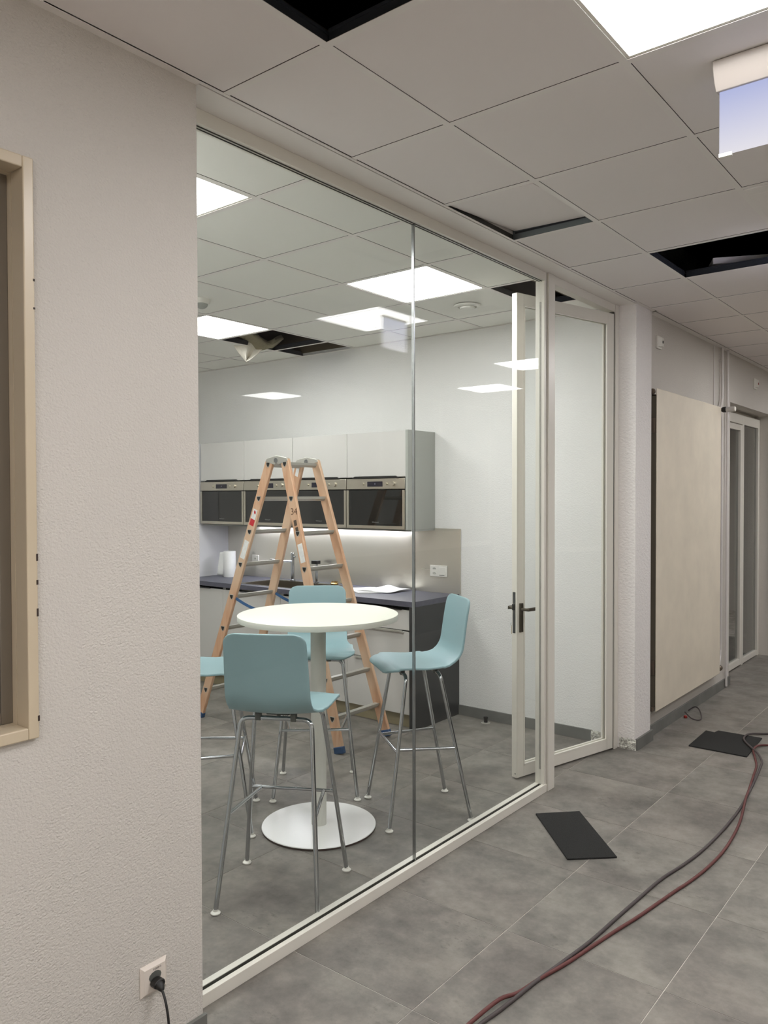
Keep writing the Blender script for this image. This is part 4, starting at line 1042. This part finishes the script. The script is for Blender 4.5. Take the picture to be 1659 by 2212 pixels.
pi2 = tag(MB().tube([(-1.935, 7.13, H - .003), (-1.935, 7.13, 0.02)], .0105, 12).build('heating_pipe', M_PIPE), 'straight white heating pipe at the wall corner before the far door', 'pipe')
tag(MB().box(XR, XR + .008, 6.80, 6.815, 2.40, H - .003).build('cable_duct', M_PIPE), 'thin white cable duct above the radiator edge', 'cable duct')
def plate(name, label, y, z, s_, dark):
    t = thing(name, label, 'wall sensor', (XR, y, z))
    MB().box(XR, XR + .012, y - s_ / 2, y + s_ / 2, z, z + s_).build('base_plate', M_GLIDE, t, bevel=.003)
    MB().prism([(XR + .012, y - s_ * .36), (XR + .012, y + s_ * .36), (XR + .034, y + s_ * .16), (XR + .034, y - s_ * .16)], z + s_ * .16, z + s_ * .84).build('sensor_body', M_GLIDE, t, smooth=False)
    MB().box(XR + .034, XR + .037, y - s_ * .12, y + s_ * .04, z + s_ * .40, z + s_ * .60).build('sensor_window', dark, t, smooth=False)
plate('wall_sensor', 'small square wall sensor high beside the column above the radiator', 5.52, 2.68, .088, M_BLACK)
plate('wall_sensor', 'small white wall sensor with a red spot above the far glass door', 8.12, 2.67, .10, M_RED)

# ------------------------------------------------------------------ things on the corridor floor
mt1 = tag(MB().prism([(-1.94, 3.69), (-1.774, 3.859), (-1.413, 3.474), (-1.582, 3.314)][::-1], 0.0, .008).build('rubber_mat', M_RUBBER, smooth=False, bevel=.001), 'small black rubber mat on the floor in front of the door post', 'mat')
mt2 = tag(MB().prism([(-1.680, 5.330), (-1.318, 5.328), (-1.338, 5.800), (-1.622, 5.795), (-1.632, 5.735), (-1.692, 5.745)], 0.0, .008).build('rubber_mat', M_RUBBER, smooth=False, bevel=.001), 'black rubber mat with a notched edge under the hoses near the radiator', 'mat')
dark = [(-1.319, 1.996), (-1.298, 2.066), (-1.294, 2.113), (-1.282, 2.196), (-1.273, 2.287), (-1.262, 2.407), (-1.239, 2.586), (-1.219, 2.759), (-1.208, 2.956), (-1.195, 3.174), (-1.18, 3.392), (-1.149, 3.585), (-1.126, 3.803), (-1.117, 4.098), (-1.123, 4.387), (-1.143, 4.65), (-1.173, 4.935), (-1.194, 5.158), (-1.21, 5.241), (-1.264, 5.379), (-1.337, 5.512), (-1.403, 5.621), (-1.43, 5.712), (-1.421, 5.821), (-1.331, 5.935), (-1.218, 6.061), (-1.023, 6.289)]
red = [(-1.324, 1.982), (-1.311, 2.086), (-1.299, 2.224), (-1.28, 2.313), (-1.257, 2.438), (-1.228, 2.562), (-1.201, 2.719), (-1.174, 2.874), (-1.145, 3.023), (-1.116, 3.208), (-1.097, 3.33), (-1.078, 3.436), (-1.058, 3.601), (-1.048, 3.816), (-1.058, 4.037), (-1.083, 4.268), (-1.128, 4.543), (-1.157, 4.726), (-1.197, 4.993), (-1.225, 5.176), (-1.273, 5.341), (-1.309, 5.453), (-1.313, 5.571), (-1.269, 5.659), (-1.15, 5.725), (-0.946, 5.819)]
def lay(pts, over):
    out = []
    for x, y in pts:
        z = .0068
        if -1.70 < x < -1.29 and 5.30 < y < 5.83: z = .0150          # over the mat
        for (y_, h_) in over:
            if abs(y - y_) < .16: z = max(z, h_)
        out.append((x, y, z))
    return smooth(out, 5)
tag(MB().tube(lay(dark, [(5.3, .0225)]), .0066, 10).build('air_hose', M_HOSED), 'long dark grey hose winding along the corridor floor', 'hose')
tag(MB().tube(lay(red, [(2.15, .021), (4.55, .021)]), .0066, 10).build('air_hose', M_HOSER), 'long red-brown hose lying beside the dark hose on the corridor floor', 'hose')
MBt = MB().tube(smooth([(-1.945, 6.16, .016), (-1.90, 6.17, .05), (-1.85, 6.12, .045), (-1.805, 6.02, .014), (-1.815, 5.97, .008), (-1.86, 5.97, .012), (-1.905, 6.02, .02), (-1.935, 6.05, .03)]), .0045, 8)
tag(MBt.build('cable_loop', M_HOSED), 'short loop of dark cable on the floor under the radiator', 'cable')
tag(MB().lathe([(.010, 0), (.013, .004), (.013, .014), (.008, .019)], (-1.915, 6.00, 0.0), 14).build('cap', M_RED), 'tiny red cap on the floor by the skirting under the radiator', 'cap')
